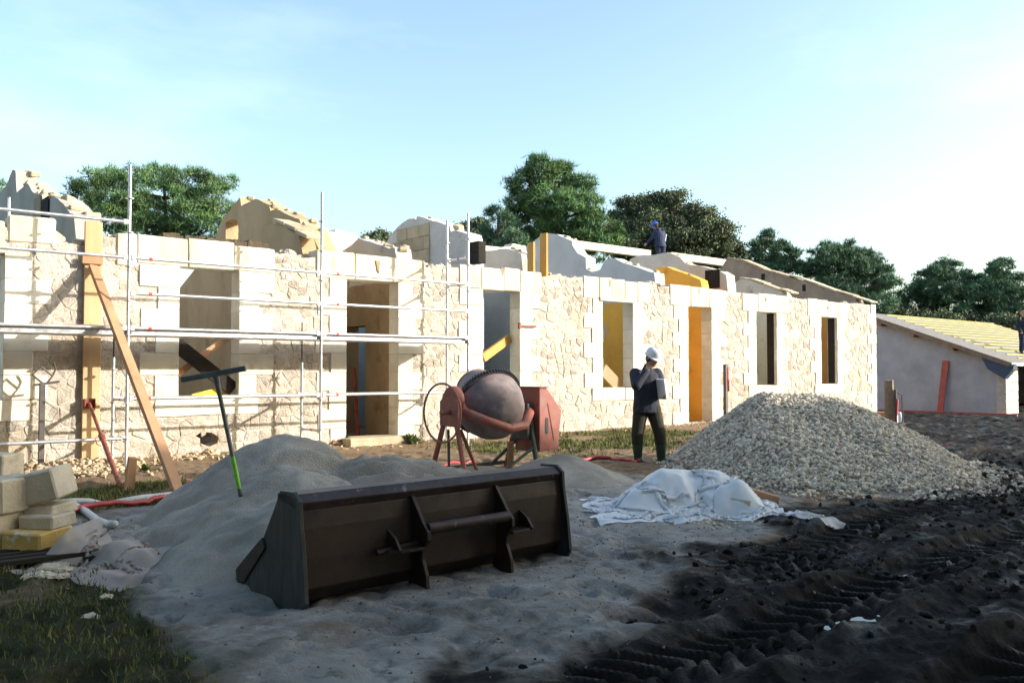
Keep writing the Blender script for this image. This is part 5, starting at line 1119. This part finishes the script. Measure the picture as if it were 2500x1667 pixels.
# ================================================================= PEOPLE
def frame(px, py, dep=None, z=None):
    if z is None: q = gnd(px, py); q.z = gh(q.x, q.y)
    else: q = at(px, py, dep); q.z = z
    return q
def person(q, J, label, mats, face, hat, lean=(0, 0), hood=False, boots=True, sc=1.0):
    def w(p): return q+RT*(p[0]*sc)+Vector((cF, sF, 0))*(p[1]*sc)+Vector((0, 0, p[2]*sc))
    root = empty('person', q, label, 'person')
    fdir = (RT*face[0]+Vector((cF, sF, 0))*face[1]+Vector((0, 0, face[2]))).normalized()
    def chain(m, pts, rs):
        P = [w(p) for p in pts]
        for i in range(len(P)):
            m.sphere(P[i], rs[i]*sc, seg=10, rings=7)
            if i: m.tube([P[i-1], P[i]], [rs[i-1]*sc, rs[i]*sc], 12)
    H = w(J['head']); body = MB()
    up = (H-w(J['neck'])).normalized(); up = (up-fdir*up.dot(fdir)).normalized(); rt = fdir.cross(up)
    Rm = Matrix((rt, fdir, up)).transposed()
    def hp(x, y, z): return H+rt*x*sc+fdir*y*sc+up*z*sc
    body.sphere(H, .1*sc, (.80, .98, 1.18), 16, 12, Rm); body.sphere(hp(0, .03, -.055), .07*sc, (.85, .95, .95), 12, 8, Rm)
    body.sphere(hp(0, .098, -.02), .017*sc, (.8, 1.1, 1.4), 8, 6, Rm); body.sphere(hp(0, .085, -.075), .022*sc, (1.3, .7, .5), 8, 6, Rm)
    for s in (-1, 1): body.sphere(hp(s*.082, -.01, -.01), .026*sc, (.4, .8, 1.2), 8, 6, Rm); body.sphere(hp(s*.033, .082, .012), .013*sc, (1.2, .6, .8), 8, 6, Rm)
    chain(body, [J['neck'], tuple(np.array(J['head'])-np.array([0, 0, .07]))], [.055, .052])
    chain(body, [J['hip'], J['chest'], J['neck']], [.12, .13, .06])
    for s in 'LR':
        chain(body, [J['sh'+s], J['el'+s], J['wr'+s]], [.05, .04, .028]); chain(body, [J['hp'+s], J['kn'+s], J['an'+s]], [.075, .05, .038])
        wv = Vector(J['wr'+s]); hd = Vector(J['hd'+s]); d = (hd-wv).normalized(); sd = d.cross(Vector((.3, 1, .2))).normalized(); nn = d.cross(sd)
        pc = wv+d*.05; chain(body, [tuple(wv), tuple(pc+sd*.018), tuple(pc+d*.03+sd*.02)], [.026, .024, .018]); chain(body, [tuple(wv), tuple(pc-sd*.018), tuple(pc+d*.03-sd*.02)], [.026, .024, .018])
        for k, (off, l) in enumerate(((-.030, .062), (-.010, .075), (.010, .070), (.030, .052))):
            b0 = pc+d*.03+sd*off; b1 = b0+d*l*.55+nn*.012; b2 = b1+d*l*.35+nn*.03; chain(body, [tuple(b0), tuple(b1), tuple(b2)], [.0095, .009, .008])
        b0 = wv+d*.03+sd*-.03; b1 = b0+d*.025-sd*.025+nn*.015; chain(body, [tuple(b0), tuple(b1), tuple(b1+d*.028+nn*.01)], [.011, .010, .009])
    bo = body.build('body', MT['skin'], root, remesh=.0085*sc, sm=2)
    # clothes
    jk = MB(); hem = J['hem']; hp_ = np.array(J['hip']); c_ = np.array(J['chest']); nk = np.array(J['neck'])
    ax = (w(J['shL'])-w(J['shR'])); ax.z = 0; ax.normalize(); Rj = Matrix((ax, Vector((-ax.y, ax.x, 0)), Vector((0, 0, 1)))).transposed()
    prof = [(0, .222, .168), (.12, .216, .165), (.35, .206, .158), (.55, .212, .158), (.75, .225, .155), (.90, .205, .14), (1.0, .13, .105)]; rv = []; sg = 20
    for i_, (t, rx, ry) in enumerate(prof):
        p = w(tuple(np.array([hp_[0], hp_[1], hem])*(1-t)+t*np.array([c_[0], c_[1], c_[2]+.17])))
        for k in range(sg): th_ = 2*math.pi*k/sg; wob = 1+.03*math.sin(k*2.3+i_*1.9); rv.append(p+Rj @ Vector((math.cos(th_)*rx*sc*wob, math.sin(th_)*ry*sc*wob, 0)))
    jk.add(rv, [(i_*sg+k, i_*sg+(k+1) % sg, (i_+1)*sg+(k+1) % sg, (i_+1)*sg+k) for i_ in range(len(prof)-1) for k in range(sg)]+[tuple(range(sg))[::-1], tuple((len(prof)-1)*sg+k for k in range(sg))])
    chain(jk, [tuple(c_+np.array([0, 0, .12])), tuple(nk+np.array([0, 0, .01]))], [.095, .078])
    for s in 'LR':
        e = np.array(J['wr'+s]); k = np.array(J['el'+s]); chain(jk, [tuple(c_*.45+np.array(J['sh'+s])*.55+np.array([0, 0, .02])), J['sh'+s], J['el'+s], tuple(k+(e-k)*.93)], [.095, .095, .076, .058])
    if hood: jk.sphere(w(tuple(nk+np.array([.02, -.06, .0]))), .10*sc, (1.2, 1.0, .7), 12, 8)
    jo = jk.build('jacket', mats[0], root, remesh=.012*sc, sm=3)
    tr = MB()
    for s in 'LR':
        a = np.array(J['kn'+s]); b = np.array(J['an'+s]); chain(tr, [tuple(hp_+(np.array(J['hp'+s])-hp_)*.6+np.array([0, 0, .05])), J['hp'+s], J['kn'+s], tuple(a+(b-a)*(.35 if boots else .95))], [.130, .124, .092, .088])
    tr.build('trousers', mats[1], root, remesh=.012*sc, sm=2)
    for s in 'LR':
        bt = MB(); a = np.array(J['kn'+s]); b = np.array(J['an'+s]); toe = np.array(J['to'+s])
        chain(bt, [tuple(a+(b-a)*(.28 if boots else .8)), tuple(a+(b-a)*.6), tuple(b), tuple(b*.5+toe*.5-np.array([0, 0, .018])), tuple(toe)], [.088 if boots else .06, .078 if boots else .06, .062, .054, .046])
        hl = b-(toe-b)*.25; chain(bt, [(hl[0], hl[1], .035), (toe[0], toe[1], .03)], [.038, .036]); bt.build('boot' if boots else 'shoe', mats[2], root, remesh=.011*sc, sm=2)
    hr = MB(); hr.sphere(hp(0, -.015, .0), .106*sc, (.82, .95, 1.0), 14, 10, Rm); hr.v = [v for v in hr.v]; ho = hr.build('hair', MT['hair'], root, smooth=True)
    ht = MB(); prof = [(0, .128), (.045, .126), (.085, .112), (.115, .085), (.132, .045), (.137, .01)]
    hc = hp(0, -.005, .045); a1, b1 = rt, fdir; vs = []; seg = 24
    for hh, rr2 in prof:
        for k in range(seg): t = 2*math.pi*k/seg; vs.append(hc+up*hh*sc+(a1*math.cos(t)*.92+b1*math.sin(t)*1.08)*rr2*sc)
    fs = [(i*seg+k, i*seg+(k+1) % seg, (i+1)*seg+(k+1) % seg, (i+1)*seg+k) for i in range(len(prof)-1) for k in range(seg)]+[tuple((len(prof)-1)*seg+k for k in range(seg))]
    ht.add(vs, fs); hat_o = ht.build('hard_hat', hat, root, smooth=True)
    br = MB(); vs = []
    for rr2, z in ((.120, .004), (1, -.004), (1, -.012), (.118, -.006)):
        for k in range(seg):
            t = 2*math.pi*k/seg; e = .140+.045*max(0, math.sin(t))**2 if rr2 == 1 else rr2; vs.append(hc+up*(z-(.018*max(0, math.sin(t)) if rr2 == 1 else 0))*sc+(a1*math.cos(t)*.92+b1*math.sin(t)*1.08)*e*sc)
    br.add(vs, [(i*seg+k, i*seg+(k+1) % seg, ((i+1) % 4)*seg+(k+1) % seg, ((i+1) % 4)*seg+k) for i in range(4) for k in range(seg)]); br.build('brim', hat, hat_o, smooth=True)
    rdg = MB(); rdg.tube([hc+(up*math.sin(t)*.139+fdir*math.cos(t)*.125)*sc for t in np.linspace(.5, 2.6, 12)], .012*sc, 6); rdg.build('crown_ridge', hat, hat_o, smooth=True)
    return root, w
JM = dict(head=(.015, -.07, 1.655), neck=(-.045, -.01, 1.50), chest=(-.07, 0, 1.30), hip=(-.07, 0, .93), hem=.82, shL=(-.25, -.07, 1.42), elL=(-.27, -.30, 1.24), wrL=(-.09, -.20, 1.46), hdL=(-.055, -.165, 1.55),
          shR=(.10, .06, 1.42), elR=(.20, .05, 1.15), wrR=(.175, -.13, 1.10), hdR=(.165, -.22, 1.07), hpL=(-.15, -.01, .90), hpR=(.03, .01, .90), knL=(-.22, -.04, .50), knR=(.13, -.03, .50), anL=(-.20, .03, .10), anR=(.16, .03, .10),
          toL=(-.10, -.15, .045), toR=(.36, -.05, .045))
q = frame(1590, 1128); mroot, wf_ = person(q, JM, 'man in a white hard hat, navy jacket and green boots talking on a phone', (MT['navy'], MT['trousers'], MT['boot']), (.55, -.72, -.42), MT['helmet'])
m = MB(); c = wf_((.145, -.17, 1.19)); m.box(c, (.045, .22, .31), Matrix.Rotation(math.atan2(-cF, sF)+.45, 3, 'Z') @ Matrix.Rotation(-.15, 3, 'Y')); thing(m, 'paper_folder', MT['paper'], 'folder of white papers held under the arm of the man in the white hard hat', 'folder', bevel=.003)
m = MB(); m.box(wf_((-.058, -.135, 1.585)), (.02, .055, .12), Matrix.Rotation(.5, 3, 'Z') @ Matrix.Rotation(.25, 3, 'Y')); thing(m, 'mobile_phone', MT['phone'], 'dark phone held to the ear of the man in the white hard hat', 'phone', bevel=.004)
JW = dict(head=(-.12, .06, 1.58), neck=(-.05, .03, 1.44), chest=(.0, 0, 1.22), hip=(.06, 0, .88), hem=.80, shL=(-.13, -.02, 1.36), elL=(-.26, -.04, 1.12), wrL=(-.42, .05, .95), hdL=(-.48, .08, .90), shR=(.16, .06, 1.34), elR=(.22, .16, 1.08), wrR=(.12, .25, .92), hdR=(.06, .28, .90),
          hpL=(-.02, 0, .86), hpR=(.14, .02, .86), knL=(-.02, .02, .46), knR=(.14, .04, .46), anL=(.0, .03, .10), anR=(.15, .05, .10), toL=(-.10, .12, .045), toR=(.05, .16, .045))
wq = onp(1609, 656, 1, YS+.2); wroot, wf2 = person(wq, JW, 'worker in a blue hard hat and navy jacket bending on top of the wall', (MT['bluej'], MT['jeans'], MT['boot']), (-.75, .55, -.45), MT['helmet_b'], hood=True, boots=False)
m = MB(); m.box(wf2((.235, -.02, 1.14)), (.03, .06, .26), Matrix.Rotation(.2, 3, 'Y')); thing(m, 'rolled_plan', MT['paper'], 'rolled white paper tucked at the side of the worker on the wall', 'paper', bevel=.005)
JS = dict(head=(0, .0, 1.62), neck=(0, .0, 1.46), chest=(0, 0, 1.24), hip=(0, 0, .92), hem=.88, shL=(-.19, 0, 1.38), elL=(-.24, -.03, 1.10), wrL=(-.20, -.15, .90), hdL=(-.19, -.2, .84), shR=(.19, 0, 1.38), elR=(.24, -.03, 1.10), wrR=(.20, -.12, .92), hdR=(.19, -.18, .86),
          hpL=(-.09, 0, .90), hpR=(.09, 0, .90), knL=(-.10, -.02, .5), knR=(.10, -.02, .5), anL=(-.1, .02, .10), anR=(.1, .02, .10), toL=(-.14, -.13, .045), toR=(.14, -.13, .045))
q = onp(2500, 860, 0, 40.0); yq = q.y; q.z = rz_(yq)+.03
person(q, JS, 'roofer in a dark top and blue trousers standing on the yellow roof battens', (MT['navy'], MT['jeans'], MT['boot']), (-.3, -.9, -.1), MT['wood_red'], boots=False)
